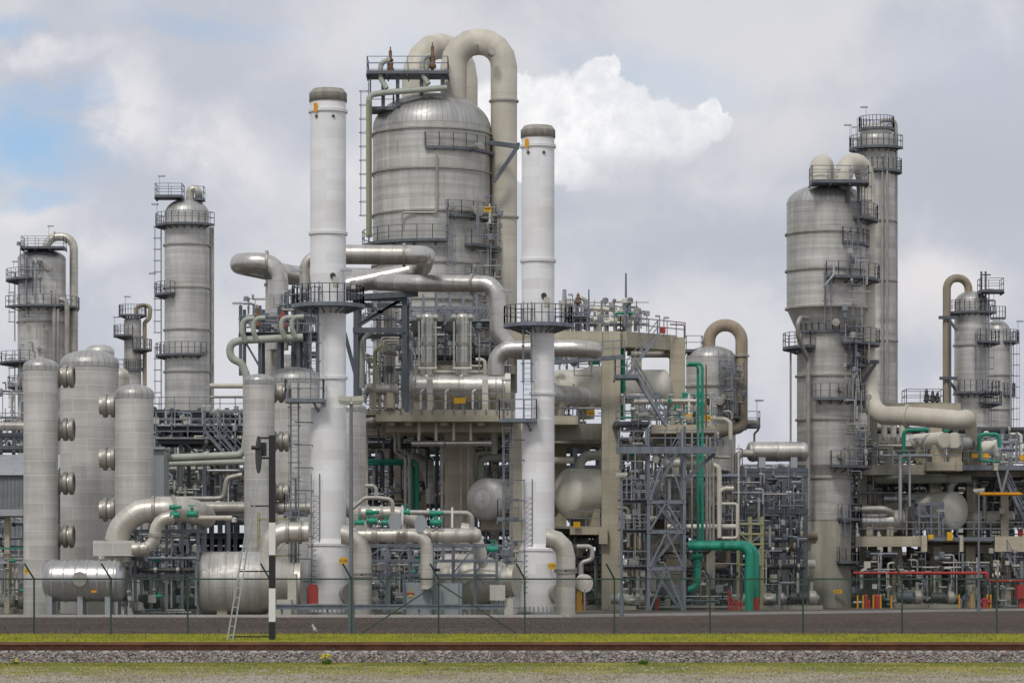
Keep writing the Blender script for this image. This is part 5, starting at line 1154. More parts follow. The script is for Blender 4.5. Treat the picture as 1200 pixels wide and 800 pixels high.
for yy_ in (523, 586, 621, 664):
    mb = MB(); mb.box(X(725, 216), X(760, 216), 215, 218.5, Z(yy_, 216)+.01, Z(yy_, 216)+.1); part(t, 'landing', mb, M['grate']); mb = MB(); rail_path(mb, [P(725, yy_, 215), P(760, yy_, 215)], 1.1, 1.2, .035); part(t, 'railing', mb, M['rail'])
mb = MB(); mb.bar(P(838, 531, 214), P(802, 562, 214), .25); part(t, 'brace', mb, M['slate']); mb = MB(); rail_path(mb, [P(760, 522.5, 213.5), P(838, 522.5, 213.5)], 1.1, 1.2, .035); part(t, 'railing', mb, M['rail'])
for k, (a, c) in enumerate((((796, 525), (764, 583)), ((766, 586), (796, 621)), ((796, 623), (764, 662)), ((766, 666), (796, 712)))): stair(['top', 'second', 'third', 'bottom'][k]+' flight inside the blue grey stair tower', a+(216,), c+(216,), .9)
# deck C
t = thing('concrete_deck', 'small beige concrete deck with two yellow signs right of the zigzag stair', 'concrete frame', P(800, 508, 222))
mb = MB(); mb.box(X(762, 226), X(838, 226), 224, 232, Z(509, 226), Z(499, 226)); part(t, 'deck', mb, M['conc']); mb = MB(); mb.box(X(794, 222), X(838, 222), 221.5, 223.99, Z(507, 222), Z(500, 222)); part(t, 'deck', mb, M['conc'])
mb = MB(); mb.box(X(766, 227), X(836, 227), 227, 228, Z(519, 227), Z(509, 227)); part(t, 'beam', mb, M['concd'])
railing_thing(t, [(722, 499, 223.8), (838, 499, 223.8)]); cpier(t, 828, 838, 509, 228, 1, 'concd')
sign(t, 803.5, 811, 485, 491, 221.3, 'left yellow sign on the handrail', 2); sign(t, 825.5, 833, 486.5, 492.5, 221.3, 'right yellow sign on the handrail', 2)
mb = MB(); mb.box(X(720, 224), X(762, 224), 224, 229, Z(497, 224), Z(493.5, 224)); part(t, 'walkway', mb, M['galv'])
pipe('left green upright pipe falling through the small concrete deck', [(804, 428, 219.9), (818, 427.5, 219.9), (818, 635, 219.9)], 3.4, 'green'); pipe('right green upright pipe falling through the small concrete deck', [(806, 426, 219.4), (823, 426, 219.4), (823, 635, 219.4)], 3.6, 'green')
pipe('thin red brown upright pipe beside the green pair over the small deck', [(827.5, 427, 219), (827.5, 500, 219)], 1.8, 'rustv')
for k, (px, y0) in enumerate(((828, 510), (832, 512), (811, 505), (836, 540))): pipe(['first', 'second', 'third', 'fourth'][k]+' thin grey upright pipe beside the green pair under the small deck', [(px, y0, 220), (px, 635, 220)], 2.4, 'greyp', group='thin upright pipes beside the green pair')
pipe('white hooked vent pipe with flange right of the small concrete deck', [(830, 490, 223), (850, 491, 223), (856, 495, 223), (856, 515, 223)], 5, 'cream')
pipe('cream elbow pipe dropping left of the pipe rack drum', [(836, 545, 218), (842, 545, 218), (843, 560, 218), (843, 610, 218)], 6, 'cream')
pipe('cream pipe making a square step right of the green pair', [(843, 630, 215), (843, 575, 215), (850, 572, 215), (860, 572, 215)], 5, 'cream')
pipe('thin cream pipe making a square loop right of the green pair', [(846, 590, 214.5), (864, 590, 214.5), (864, 630, 214.5), (846, 630, 214.5)], 3.5, 'cream', bend=2)
# green hoops on the ground
pipe('front bright green hooped pipe coming down to the ground, blue black foot', [(806, 639.5, 216), (868, 639.5, 216), (878, 645, 216), (878, 715, 216)], 10, 'green', bend=2.4, seg=20)
pipe('rear bright green hooped pipe coming down behind the front one', [(806, 637.5, 219), (874, 637.5, 219), (885.5, 645, 219), (885.5, 700, 219)], 9, 'green', bend=2.8, seg=20)
pipe('red painted foot of the rear green hooped pipe', [(885.5, 700, 219), (885.5, 714, 219)], 9.4, 'red', seg=20)
pipe('upright green hydrant pipe with side branch below the green hoops', [(806, 690, 217), (817, 690, 217), (817, 655, 217)], 8, 'green', fl=[(1, .3), (1, .8)], flm='green')
valve('green gate valve at the top of the low green branch pipe', 817, 652, 217, .8, 'green', 0)
# ================================================================ RIGHT CONCRETE STRUCTURE
DQ = 248
t = thing('concrete_structure', 'long two storey beige concrete frame full of pipes at the right, beside the cone-waisted column', 'concrete frame', P(1110, 711, DQ))
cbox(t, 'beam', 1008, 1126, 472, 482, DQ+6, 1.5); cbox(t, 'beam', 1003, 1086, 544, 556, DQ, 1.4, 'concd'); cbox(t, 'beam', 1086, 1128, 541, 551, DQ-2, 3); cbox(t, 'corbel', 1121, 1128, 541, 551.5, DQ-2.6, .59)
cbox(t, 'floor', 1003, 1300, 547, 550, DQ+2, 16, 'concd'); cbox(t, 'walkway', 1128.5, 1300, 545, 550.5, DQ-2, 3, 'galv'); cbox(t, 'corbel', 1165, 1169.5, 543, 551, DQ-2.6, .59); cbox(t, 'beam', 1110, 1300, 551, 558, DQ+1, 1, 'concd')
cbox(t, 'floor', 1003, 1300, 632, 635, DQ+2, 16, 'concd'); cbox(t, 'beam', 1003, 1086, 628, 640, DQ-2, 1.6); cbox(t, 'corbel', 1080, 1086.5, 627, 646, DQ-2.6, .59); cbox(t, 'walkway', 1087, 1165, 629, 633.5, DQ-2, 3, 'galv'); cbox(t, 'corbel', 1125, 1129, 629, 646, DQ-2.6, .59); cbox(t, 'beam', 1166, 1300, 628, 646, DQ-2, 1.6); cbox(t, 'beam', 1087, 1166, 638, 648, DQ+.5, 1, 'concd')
for (a, c, y0, d_, m_) in ((1018, 1028, 482, DQ+4, 'concd'), (1090, 1104, 482, DQ+3.2, 'conc'), (1133, 1145, 482, DQ+3, 'conc'), (1173, 1182, 550, DQ+1.5, 'conc'), (1046, 1057, 630, DQ, 'conc'), (1094, 1103, 640, DQ+.3, 'conc'), (1132, 1143, 640, DQ+.3, 'conc'), (1152, 1163, 640, DQ+3, 'concd'), (1176, 1185, 640, DQ+.2, 'conc'), (1008, 1016, 556, DQ+2, 'concd'), (1208, 1218, 550, DQ, 'conc')):
    cpier(t, a, c, y0, d_, None, m_)
railing_thing(t, [(1003, 543.5, DQ-.2), (1086, 543.5, DQ-.2)]); railing_thing(t, [(1086, 541, DQ-2), (1128, 541, DQ-2)]); railing_thing(t, [(1128, 545, DQ-2), (1240, 545, DQ-2)]); railing_thing(t, [(1003, 627.5, DQ-2), (1240, 627.5, DQ-2)])
for k, (a, c, y0, y1) in enumerate(((1139, 1146, 531, 536), (1152, 1159, 531, 536), (1195, 1200, 533, 539), (1088, 1094, 626, 631.5), (1110, 1116.5, 623, 633))): sign(t, a, c, y0, y1, DQ-2.4, 'yellow plate on the handrail', 0)
drum('white oval ended vessel with pale snout on the middle floor of the right concrete frame', 1118, 598, DQ+.5, 22.5, 8.5, -38, 'creamv', head=.35, saddle=630, bands=(.5,))
pipe('pale green horizontal header over the white oval ended vessel', [(1028, 561.5, DQ+3), (1136, 560, DQ+.5)], 10.5, 'pgreen', heads=True, fl=[(0, .78)], seg=18)
pipe('pale green elbow from the header down to the white oval ended vessel', [(1122, 563, DQ+1.2), (1114, 566, DQ+1.2), (1113, 585, DQ+1.2)], 8, 'pgreen')
drum('shiny horizontal exchanger with flanged end on the middle floor of the right concrete frame', 1010, 611, DQ-1, 10.5, S(40, DQ), 90, 'shiny', bands=(.1, .5, .98), saddle=628)
drum('dull flanged channel head right of the shiny exchanger', 1048, 609, DQ-1, 12, .7, 90, 'greyp', head=.3)
pipe('clad pipe arching from the cone-waisted column foot down into the shiny exchanger', [(1000, 596, DQ-2), (1035, 596, DQ-2), (1046, 600, DQ-1.5), (1048, 622, DQ-1)], 7.5, 'duct', bend=2.4, seg=18)
pipe('long grey pipe dropping from the upper floor to the exchanger head', [(1092, 534, DQ-2.5), (1055, 534, DQ-2.5), (1055, 608, DQ-2.5)], 4.5, 'lgalv', bend=2)
pipe('shorter grey pipe dropping in front of the pale green header', [(1090, 534, DQ-2.7), (1066, 534, DQ-2.7), (1066, 593, DQ-2.7)], 3, 'lgalv', bend=2)
drum('dull horizontal drum on the upper floor behind the green hooked pipe', 1030, 518, DQ+5, 9.5, S(62, DQ+5), 90, 'cladold', bands=(.3, .7), saddle=546)
for k, px in enumerate((1047, 1057, 1036)): pipe(['second', 'third', 'first'][k]+' short cream stub from the left joining the thick cream pipe to the dull drum', [(px, 492, DQ+4), (px, 512, DQ+4)], 7, 'creamv', group='stubs under the thick cream pipe')
t = drum('white capped exchanger end pair right of the dull drum on the upper floor', 1107, 515, DQ-1, 9.5, 4, -25, 'creamv', head=.1, saddle=541)
drum('second white capped exchanger end beside its twin under the thick cream pipe', 1118, 516, DQ-.8, 9.5, 4, 20, 'creamv', head=.1, saddle=541)
t = drum('white round capped exchanger at the far right on the upper floor', 1147, 525, DQ+1, 8, S(24, DQ), 90, 'cladold', saddle=545, backhead=False, head=.3)
mb = MB(); mb.lathe(P(1165, 525, DQ+.5), (.85, -.5, 0), [[(S(9, DQ), -.8), (S(9, DQ), .1)], [(S(10, DQ), .1), (S(10, DQ), .3)], [(S(10, DQ), .3), (.01, .36)]], 30); part(t, 'end_cover', mb, M['creamv'])
valve('dark green valve between the two white exchanger ends', 1109, 505, DQ-3, .5, 'green', 1)
pipe('green hooked pipe over the dull drum on the upper floor', [(1059, 541, DQ), (1059, 504, DQ), (1088, 503, DQ)], 4.6, 'green', bend=2.4)
pipe('green staple shaped pipe over the white round capped exchanger', [(1147.5, 538, DQ-1), (1147.5, 509, DQ-1), (1170, 508.5, DQ-1), (1171.5, 524, DQ-1)], 4.6, 'green', bend=2.2)
pipe('short green pipe under the staple shaped one', [(1147, 539.5, DQ-1), (1172, 540.5, DQ-1)], 3, 'green')
t = thing('crane_beam', 'orange yellow lifting beam jutting out on the right', 'crane beam', P(1170, 582, DQ-4)); mb = MB(); mb.box(X(1146, DQ-3.4), X(1195, DQ-3.4), DQ-3.7, DQ-3.1, Z(580.5, DQ-3.4), Z(576.8, DQ-3.4)); part(t, 'beam', mb, M['orange']); mb = MB(); mb.box(X(1144.5, DQ-3.4), X(1197, DQ-3.4), DQ-3.9, DQ-2.9, Z(578, DQ-3.4)-.08, Z(578, DQ-3.4)+.02); part(t, 'flange', mb, M['orange'])
for px, q in ((1174, 1181), (1174, 1168)): mb = MB(); mb.bar(P(px, 577, DQ-2.6), P(q, 550, DQ-2.4), .16); part(t, 'hanger', mb, M['galv'])
rack('blue grey steel bracket frame in front of the vessel floor, crossed by braces', 1077, 1105, [589, 603], DQ-1.6, 2, 2, 'galv', .18, 588, brace=[(0, 589, 608, 1), (1, 608, 589, 1)], ybot=628)
pipe('red fire main stepping down along the foot of the right concrete frame', [(1048, 671, 240), (1157, 671, 240), (1157, 680, 240), (1290, 680, 240)], 3.6, 'red', bend=1.5, fl=[(2, .2)])
pipe('red fire main hidden partly by the cone-waisted column foot', [(1000, 671, 243), (1049, 671, 243)], 3.2, 'red')
mb = MB(); mb.pbox(1192.5, 1206, 684.5, 701, 236, 1.4); mb.pbox(1194, 1204, 701, 712, 236.3, .5); single('fire_cabinet', 'red fire cabinet on a post at the right edge', 'cabinet', mb, M['red'])
mb = MB(); mb.pbox(1194, 1199, 628-9, 628, DQ-1.4, .5); single('extinguisher_box', 'small red box by the handrail at the right edge of the upper floor', 'box', mb, M['red'])
for k, (px, y0) in enumerate(((1005, 697), (1011.5, 697), (1023.5, 696.5), (1032, 697), (1044.5, 697))):
    mb = MB(); mb.cyl(P(px, 712.5, 238)*1, P(px, y0, 238), S(1.1, 238), 8); o = single('bollard', 'yellow bollard, %s from the left of the row beside the concrete column foot' % ['first', 'second', 'third', 'fourth', 'fifth'][k], 'bollard', mb, M['orange'], 'yellow bollards by the concrete foot')
for k, (px, w_) in enumerate(((1015, 2.2), (1018.5, 1.8), (1028, 4))):
    x = X(px, 239); r = S(w_, 239); t = thing('hydrant', '%s red hydrant behind the yellow bollards' % ['leftmost slim', 'low middle', 'broad rightmost'][k], 'hydrant', (x, 239, 0)); mb = MB(); mb.lathe((x, 239, 0), UP, [[(r, 0), (r, .95 if k != 1 else .5)], dome_prof(r, .95 if k != 1 else .5, .15)], 12); part(t, 'body', mb, M['red'])
for k, (px, y0, w_) in enumerate(((854, 690, .9), (863, 701, 1.2), (868.5, 704, 1.2), (686, 700, 1), (770, 700, 1.5), (1154, 700, 3), (858, 700, 1))):
    d_ = 218 if px < 1000 else 238
    x = X(px, d_); r = S(w_, d_)+.02; h = Z(y0, d_); t = thing('hydrant', ['slim tall red hydrant pipe left of the green hoops', 'stubby red hydrant nearest the green hoops on their left', 'second stubby red hydrant touching the green hoops', 'slim red post beside the thick mitred pipe', 'short red post inside the foot of the stair tower', 'squat red hydrant behind the right lamp post', 'very thin red standpipe left of the green hoops'][k], 'hydrant', (x, d_, 0))
    mb = MB(); mb.lathe((x, d_, 0), UP, [[(r, 0), (r, h*.8)], [(r*1.5, h*.8), (r*1.5, h*.9)], dome_prof(r, h*.9, h*.1)], 10); part(t, 'body', mb, M['red'])
    mb = MB(); mb.cyl((x-r*2.2, d_, h*.6), (x+r*2.2, d_, h*.6), r*.7, 8); part(t, 'outlet', mb, M['red'])
for k, px in enumerate((1124, 1139, 1157, 1161)):
    mb = MB(); mb.cyl(P(px, 712.5, 239), P(px, 696, 239), .07, 8); single('bollard', 'yellow bollard near the right lamp post, %s of four' % ['leftmost', 'second', 'third', 'rightmost'][k], 'bollard', mb, M['orange'], 'yellow bollards near the right lamp post')
mb = MB(); mb.pbox(676, 682, 692, 716, 186, .5); single('marker_post', 'broad orange yellow post right of the thick mitred pipe', 'post', mb, M['orange'])
t = thing('round_plate', 'white round plate on a pipe beside the thick mitred pipe', 'blind flange', P(687, 692, 186)); mb = MB(); mb.lathe(P(686, 683, 186), (.5, -.85, 0), [[(.55, -.3), (.55, 0)], [(.55, 0), (.01, .05)]], 24); part(t, 'disc', mb, M['creamv']); mb = MB(); mb.bar(P(685, 690, 186), P(685, 715, 186), .1); part(t, 'stem', mb, M['greyp'])
pipe('grey pipe curling in an s right of the thick mitred pipe', [(676, 640, 188), (694, 640, 188), (694, 655, 188), (681, 659, 188), (681, 676, 188)], 5.5, 'greyp', bend=2)

# ---- drum and rack between the brown loop pipe and the cone-waisted column
drum('long shiny horizontal drum on the slate rack left of the cone-waisted column', 880, 529, 232, 11.5, S(62, 232), 90, 'shiny', bands=(.02, .05, .5), saddle=548, saddlemat='lgalv')
pipe('fat pipe curving off the shiny rack drum down to the left', [(882, 531, 231), (864, 531, 231), (863, 545, 231), (863, 585, 231)], 9, 'greyp', bend=2.2, seg=18)
rack('tall slate braced rack under the shiny horizontal drum', 868, 944, [548, 553, 596, 628], 231, 6, 3, 'slate', .32, 548, brace=[(0, 553, 596, 1), (1, 596, 553, 1), (2, 553, 596, 1), (2, 596, 553, 1), (0, 628, 600, 1)], railings=(596,))
rack('second slate rack behind the first, left of the cone-waisted column', 838, 948, [566, 590, 612, 640], 246, 8, 4, 'slate', .26, 548, brace=[(0, 566, 590, 1), (1, 590, 566, 1), (3, 566, 590, 1)], railings=(590,), deck=())
pipe('clad pipe entering the concrete column foot from the left, upper one', [(893, 628, 240), (958, 627, 240)], 11, 'brownp', fl=[(0, .4)], seg=18)
pipe('clad pipe below it with a stained blunt elbow at the column foot', [(890, 640, 239), (934, 640, 239)], 10, 'brownp', heads=True, seg=18)
t = thing('elbow_platform', 'little railed platform by the top of the brown loop pipe exit', 'platform', P(880, 512, 254)); box_platform(t, X(874, 256), X(890, 256), 255, 257, Z(498, 256), 'fr'); mini_lamp(t, X(887, 256), 256, Z(498, 256))
pipe('pipe stub poking right from behind the brown loop pipe', [(872, 495, 258), (888, 496, 258)], 9, 'cladold')
pipe('thin pipe snaking down right of the brown loop pipe', [(889, 490, 256), (889, 503, 256), (884, 508, 256), (884, 520, 256)], 2.6, 'greyp')
rack('yellowish painted scaffold ladder frame under the slate rack', 866, 894, [612, 624, 636, 660], 222, 1.6, 2, 'ygreen', .11, 605, brace=[(0, 624, 636, 1), (1, 624, 636, -1), (0, 636, 660, 1), (1, 636, 660, -1)])
rack('yellow green scaffold beside the striped signal post', 302, 342, [607, 628, 650], 184, 1.4, 2, 'ygreen', .08, 600, brace=[(0, 628, 650, 1), (1, 628, 650, -1)])

# ---- equipment on the roof of the beige frame
def mast(px, y0, y1, d, label, w=.12, mat='galv'):
    mb = MB(); mb.lathe(P(px, y1, d), UP, [[(w, 0), (w*.5, Z(y0, d)-Z(y1, d))]], 8); single('mast', label, 'mast', mb, M[mat])
mast(733.5, 320, 388, 232, 'thin tall mast on the roof of the beige concrete frame'); mast(690, 339, 388, 231, 'shorter thin mast left of the roof valves', .1); mast(661.5, 339, 390, 231, 'thick short vent mast next to the shorter white stack', .28, 'lgalv')
for k, (px, y0, y1, d_) in enumerate(((773, 370, 393, 231), (778, 372, 395, 232), (671, 345, 388, 230))):
    t = thing('roof_lamp', ['taller', 'lower', 'leftmost'][k]+' small floodlight on the beige frame roof', 'lamp', P(px, y1, d_)); mb = MB(); mb.bar(P(px, y1, d_), P(px, y0, d_), .07); part(t, 'post', mb, M['galv']); mb = MB(); mb.pbox(px-5 if k != 1 else px, px if k != 1 else px+6, y0-1, y0+1.2, d_, .3); part(t, 'lamp_head', mb, M['lgalv'])
mb = MB(); mb.pbox(773, 780, 383, 390, 231.5, .5); single('alarm_box', 'red box on the roof handrail above the zigzag stair', 'box', mb, M['red'])
pipe('thin dark red pipe bent over the right end of the roof handrail', [(785, 380, 235.5), (802, 380.5, 235.5), (802, 396, 235.5)], 1.6, 'rustv')
rack('dark steel pipe platform on the roof next to the shorter white stack', 662, 690, [365, 371], 231, 3, 3, 'rail', .18, 365, railings=(371,), ybot=388, deck=(371,))
pipe('warm grey roof pipe bent like a staple left of the roof valves', [(676, 388, 231.5), (676, 350, 231.5), (686, 350, 231.5), (686, 366, 231.5)], 5, 'greyp', bend=1.6); relief(thing('relief_valve', 'brown topped relief valve on the staple shaped roof pipe', 'valve', P(678, 356, 231)), 677.5, 343, 357, 231, 'rustv')
pipe('fat grey beige roof pipe bending down at its right end', [(690, 361, 232), (720, 363, 232), (724, 372, 232)], 5.5, 'creamv', bend=2)
pipe('second roof pipe lower down, running to the cream valves', [(692, 375, 232), (738, 374, 232), (738, 388, 232)], 5, 'creamv', bend=1.5)
pipe('green roof pipe with stub ends beside the thin tall mast', [(722, 372, 231), (722, 367, 231), (742, 366.5, 231)], 3, 'green', bend=1.5)
for k, (px, py) in enumerate(((701, 374), (709, 378), (718, 376), (728, 372), (736, 379), (741, 372))):
    valve(['first', 'second', 'third', 'fourth', 'fifth', 'sixth'][k]+' from the left of the cream valves in the roof cluster', px, py, 230.5+k*.3, .62, 'creamv', 0, 'cream roof valves')
for k, px in enumerate((697, 704, 712, 721, 731, 745)):
    pipe(['first', 'second', 'third', 'fourth', 'fifth', 'sixth'][k]+' short upright pipe in the roof cluster, counted from the left', [(px, 359+random.uniform(-2, 6), 233), (px, 388, 233)], random.choice((3, 4, 5)), random.choice(('creamv', 'greyp')), group='short roof pipes')
t = thing('roof_rack', 'small dark rail platform on the right frame roof with three pointed valves', 'platform', P(1080, 472, DQ+8)); box_platform(t, X(1060, 256), X(1104, 256), 255, 258, Z(472, 256), 'fblr')
for k, px in enumerate((1086, 1093, 1098.5)):
    v = thing('relief_valve', ['left', 'middle', 'right'][k]+' pointed relief valve on the right concrete frame roof', 'valve', P(px, 472, 255), 'pointed roof valves'); relief(v, px, 455+k*2, 472, 255, 'dark')

for k, (px, y1, d_, s_) in enumerate(((402, 357, 184, 1), (352, 357, 184, -1), (598, 380, 187, -1), (452, 478, 226.5, 1), (590, 478, 226.5, 1), (664, 496, 228.5, -1), (835, 499, 221.8, 1), (748, 499, 223, -1), (1010, 544, 247.8, 1), (1083, 544, 247.8, -1), (1128, 541, 246, 1), (1100, 628, 246, 1), (1190, 545, 246, -1), (800, 523, 213.5, 1), (740, 586, 215, 1), (930, 596, 230.5, 1), (282, 391, 207, -1), (240, 482, 261, 1), (205, 500, 245, -1))):
    t = thing('platform_lamp', ['floodlight on the right side of the taller stack platform', 'floodlight on the left side of the taller stack platform', 'floodlight on the left side of the shorter stack platform', 'floodlight at the left end of the long concrete deck', 'floodlight at the right end of the long concrete deck', 'floodlight on the ledge right of the shorter white stack', 'floodlight at the right yellow sign of the small deck', 'floodlight over the walkway left of the small deck', 'floodlight at the left end of the right upper floor', 'floodlight at the step in the right upper floor', 'floodlight beside the white exchanger ends on the right', 'floodlight over the yellow plates of the middle floor', 'floodlight at the right edge of the upper floor', 'floodlight on the top of the blue grey stair tower', 'floodlight on the second landing left of the stair tower', 'floodlight on the slate rack by the cone-waisted column', 'floodlight left of the pale green hooked branches', 'floodlight on the long rack right of the tall left column', 'floodlight on the platform at the tall left column foot'][k], 'lamp', P(px, y1, d_), 'platform floodlights')
    mini_lamp(t, X(px, d_), d_, Z(y1, d_), s_)
# ================================================================ DENSE PROCESS PIPEWORK
small = []
def tiny(pts, wpx, mat, fl=()):
    q = [P(*p) for p in pts]; r = S(wpx/2, pts[0][2]); mb = MB(); mb.tube(q, r, 8, r*2.5, 4)
    for k, f in fl:
        a, c = q[k], q[k+1]; mb.lathe(a.lerp(c, f), c-a, [[(r*.9, -.07), (r*1.3, -.07)], [(r*1.3, -.07), (r*1.3, .07)], [(r*1.3, .07), (r*.9, .07)]], 10)
    small.append((mb, mat))
ORD = ['first', 'second', 'third', 'fourth', 'fifth', 'sixth', 'seventh', 'eighth', 'ninth', 'tenth', 'eleventh', 'twelfth', 'thirteenth', 'fourteenth', 'fifteenth', 'sixteenth']
CN = {'greyp': 'warm grey', 'lgalv': 'light grey', 'slate': 'slate', 'pgreen': 'pale green', 'creamv': 'cream', 'brownp': 'brown', 'dark': 'blackish', 'galv': 'blue grey', 'cladold': 'dull clad', 'shiny': 'shiny clad', 'green': 'bright green', 'duct': 'pale clad', 'ygreen': 'mossy'}
def zone(desc, x0, x1, y0, y1, d0, d1, nv=6, nh=5, nval=3, npump=0, ninst=2, seed=1, mats=('greyp', 'lgalv', 'slate', 'pgreen', 'creamv', 'dark', 'galv'), big=1.0, ndrum=0):
    rnd = random.Random(seed)
    xs = sorted(rnd.uniform(x0, x1) for _ in range(nv)); U = rnd.uniform
    kk = 0
    for k, px in enumerate(xs):
        m_ = rnd.choice(mats); w_ = rnd.choice((1.6, 2.2, 3, 4, 5.5))*big; d = U(d0, d1); ya = U(y0, y0+(y1-y0)*.45); yb = U(y0+(y1-y0)*.6, y1)
        if rnd.random() < .55:
            dx = U(-12, 12); pts = [(px+dx, ya, d), (px, ya, d), (px, yb, d)]
            if rnd.random() < .5: pts.append((px+U(-10, 10), yb, d))
        else: pts = [(px, ya, d), (px, (ya+yb)/2, d), (px, yb, d)]
        if w_ < 3.4*big: tiny(pts, w_, m_, [(0, U(.2, .8))]); continue
        pipe('%s upright pipe %s, %s from the left' % (CN[m_], desc, ORD[kk]), pts, w_, m_, bend=2, steps=4, seg=10, fl=[(len(pts)-2, U(.2, .8))] if w_ > 2.5 else (), group='upright pipes '+desc); kk += 1
    ys = sorted(U(y0, y1) for _ in range(nh))
    kk = 0
    for k, py in enumerate(ys):
        m_ = rnd.choice(mats); w_ = rnd.choice((2, 3, 4, 6, 8))*big; d = U(d0, d1); a = U(x0, x0+(x1-x0)*.4); c = U(x0+(x1-x0)*.6, x1); pts = [(a, py, d), (c, py, d)]
        if rnd.random() < .5: pts.append((c, py+U(6, 18)*rnd.choice((-1, 1)), d))
        if w_ < 3.4*big: tiny(pts, w_, m_, [(0, U(.1, .5)), (0, U(.5, .9))]); continue
        pipe('%s level pipe %s, %s from the top' % (CN[m_], desc, ORD[kk]), pts, w_, m_, bend=2, steps=4, seg=12, fl=[(0, U(.1, .5)), (0, U(.5, .9))], group='level pipes '+desc); kk += 1
    vx = sorted(U(x0, x1) for _ in range(nval))
    for k, px in enumerate(vx):
        m_ = rnd.choice(('creamv', 'greyp', 'dark', 'green', 'greyp', 'lgalv')); valve('%s hand valve %s, %s from the left' % (CN[m_], desc, ORD[k]), px, U(y0+4, y1-4), U(d0, d1), U(.32, .6), m_, 0, 'hand valves '+desc)
    ix = sorted(U(x0, x1) for _ in range(ninst))
    for k, px in enumerate(ix):
        d = U(d0, d1); py = U(y0+6, y1-8); t = thing('instrument', 'instrument on a stand %s, %s from the left' % (desc, ORD[k]), 'instrument', P(px, py+10, d), 'instruments '+desc); mb = MB(); mb.bar(P(px, py+10, d), P(px, py, d), .06); part(t, 'stand', mb, M['galv']); mb = MB(); s_ = U(.15, .3); c = P(px, py, d); mb.box(c.x-s_, c.x+s_, c.y-.15, c.y+.1, c.z-s_, c.z+s_*1.1); part(t, 'box', mb, M[rnd.choice(('beige', 'cabg', 'dark', 'whitep'))])
    px_ = sorted(U(x0, x1) for _ in range(npump))
    for k, px in enumerate(px_):
        d = U(d0, d1); c = Vector((X(px, d), d, 0)); t = thing('pump', 'pump with motor %s, %s from the left' % (desc, ORD[k]), 'pump', c, 'pumps '+desc)
        s_ = U(.7, 1.1); mb = MB(); mb.box(c.x-s_*1.2, c.x+s_*1.2, d-.4, d+.4, 0, .3); part(t, 'baseplate', mb, M['concd'])
        mb = MB(); mb.lathe(c+Vector((-s_, 0, .3+s_*.5)), (1, 0, 0), [[(.01, 0), (s_*.4, 0)], [(s_*.4, 0), (s_*.4, s_*1.1)], [(s_*.4, s_*1.1), (.1, s_*1.12)]], 16); part(t, 'motor', mb, M[rnd.choice(('dark', 'cabg', 'slate', 'pgreen'))])
        mb = MB(); mb.lathe(c+Vector((s_*.2, 0, .3+s_*.5)), (1, 0, 0), [[(.1, 0), (s_*.5, .1)], [(s_*.5, .1), (s_*.5, s_*.5)], [(s_*.5, s_*.5), (.1, s_*.8)]], 16); mb.cyl(c+Vector((s_*.45, 0, .3+s_*.5)), c+Vector((s_*.45, 0, .3+s_*1.6)), .14, 10); part(t, 'casing', mb, M['greyp'])
    for k in range(ndrum):
        d = U(d0, d1); px = x0+(x1-x0)*(k+.3)/max(1, ndrum); py = U(y0+8, y1-8); drum('small %s drum %s, %s from the left' % ('dull' if k % 2 else 'pale', desc, ORD[k]), px, py, d, U(5, 9), U(1.5, 3.5), rnd.choice((90, 90, 30)), rnd.choice(('cladold', 'duct', 'creamv')), bands=(.3, .8), saddle=py+14, group='small drums '+desc)

DK = ('greyp', 'dark', 'slate', 'dark', 'pgreen', 'galv', 'greyp', 'cladold')
# far pipe racks close off the view behind everything
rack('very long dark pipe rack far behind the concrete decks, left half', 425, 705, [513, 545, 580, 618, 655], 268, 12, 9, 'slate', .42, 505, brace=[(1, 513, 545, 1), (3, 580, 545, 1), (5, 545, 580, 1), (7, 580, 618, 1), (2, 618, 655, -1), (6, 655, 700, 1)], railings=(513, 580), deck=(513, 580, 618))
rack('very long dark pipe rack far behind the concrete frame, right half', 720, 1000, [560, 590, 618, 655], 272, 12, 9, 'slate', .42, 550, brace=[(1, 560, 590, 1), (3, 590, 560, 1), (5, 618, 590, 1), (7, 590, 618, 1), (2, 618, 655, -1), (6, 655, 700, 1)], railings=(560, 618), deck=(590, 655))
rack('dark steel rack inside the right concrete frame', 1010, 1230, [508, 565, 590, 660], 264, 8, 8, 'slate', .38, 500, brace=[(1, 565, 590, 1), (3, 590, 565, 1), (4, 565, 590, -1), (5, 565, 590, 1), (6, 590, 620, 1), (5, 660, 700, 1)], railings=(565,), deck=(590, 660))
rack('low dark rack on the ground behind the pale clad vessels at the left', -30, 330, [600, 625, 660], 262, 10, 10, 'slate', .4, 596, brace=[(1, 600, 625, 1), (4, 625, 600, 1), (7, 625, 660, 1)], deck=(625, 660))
rnd = random.Random(5)
def bundle(desc, x0, x1, ys, d, ms, wr=(4, 11), seed=0):
    rn = random.Random(seed)
    for k, py in enumerate(ys):
        m_ = rn.choice(ms); pipe('%s long pipe %s, %s from the top' % (CN[m_], desc, ORD[k]), [(x0+rn.uniform(-4, 14), py, d+rn.uniform(0, 6)), (x1-rn.uniform(-4, 14), py, d+rn.uniform(0, 6))], rn.uniform(*wr), m_, seg=14, fl=[(0, rn.random()), (0, rn.random())], group='long pipes '+desc)
bundle('in the far rack under the long deck', 425, 705, (509, 526, 537, 552, 562, 573, 590, 602, 625, 636, 648, 664, 678, 690), 270, DK, (6, 12), 3)
bundle('in the far rack behind the stair tower', 720, 1000, (556, 571, 581, 599, 607, 627, 637, 646, 664, 676, 688), 274, DK, (5, 11), 4)
bundle('in the rack inside the right structure', 1010, 1230, (504, 536, 561, 573, 584, 600, 614, 655, 668, 682, 694), 266, DK, (5, 11), 6)
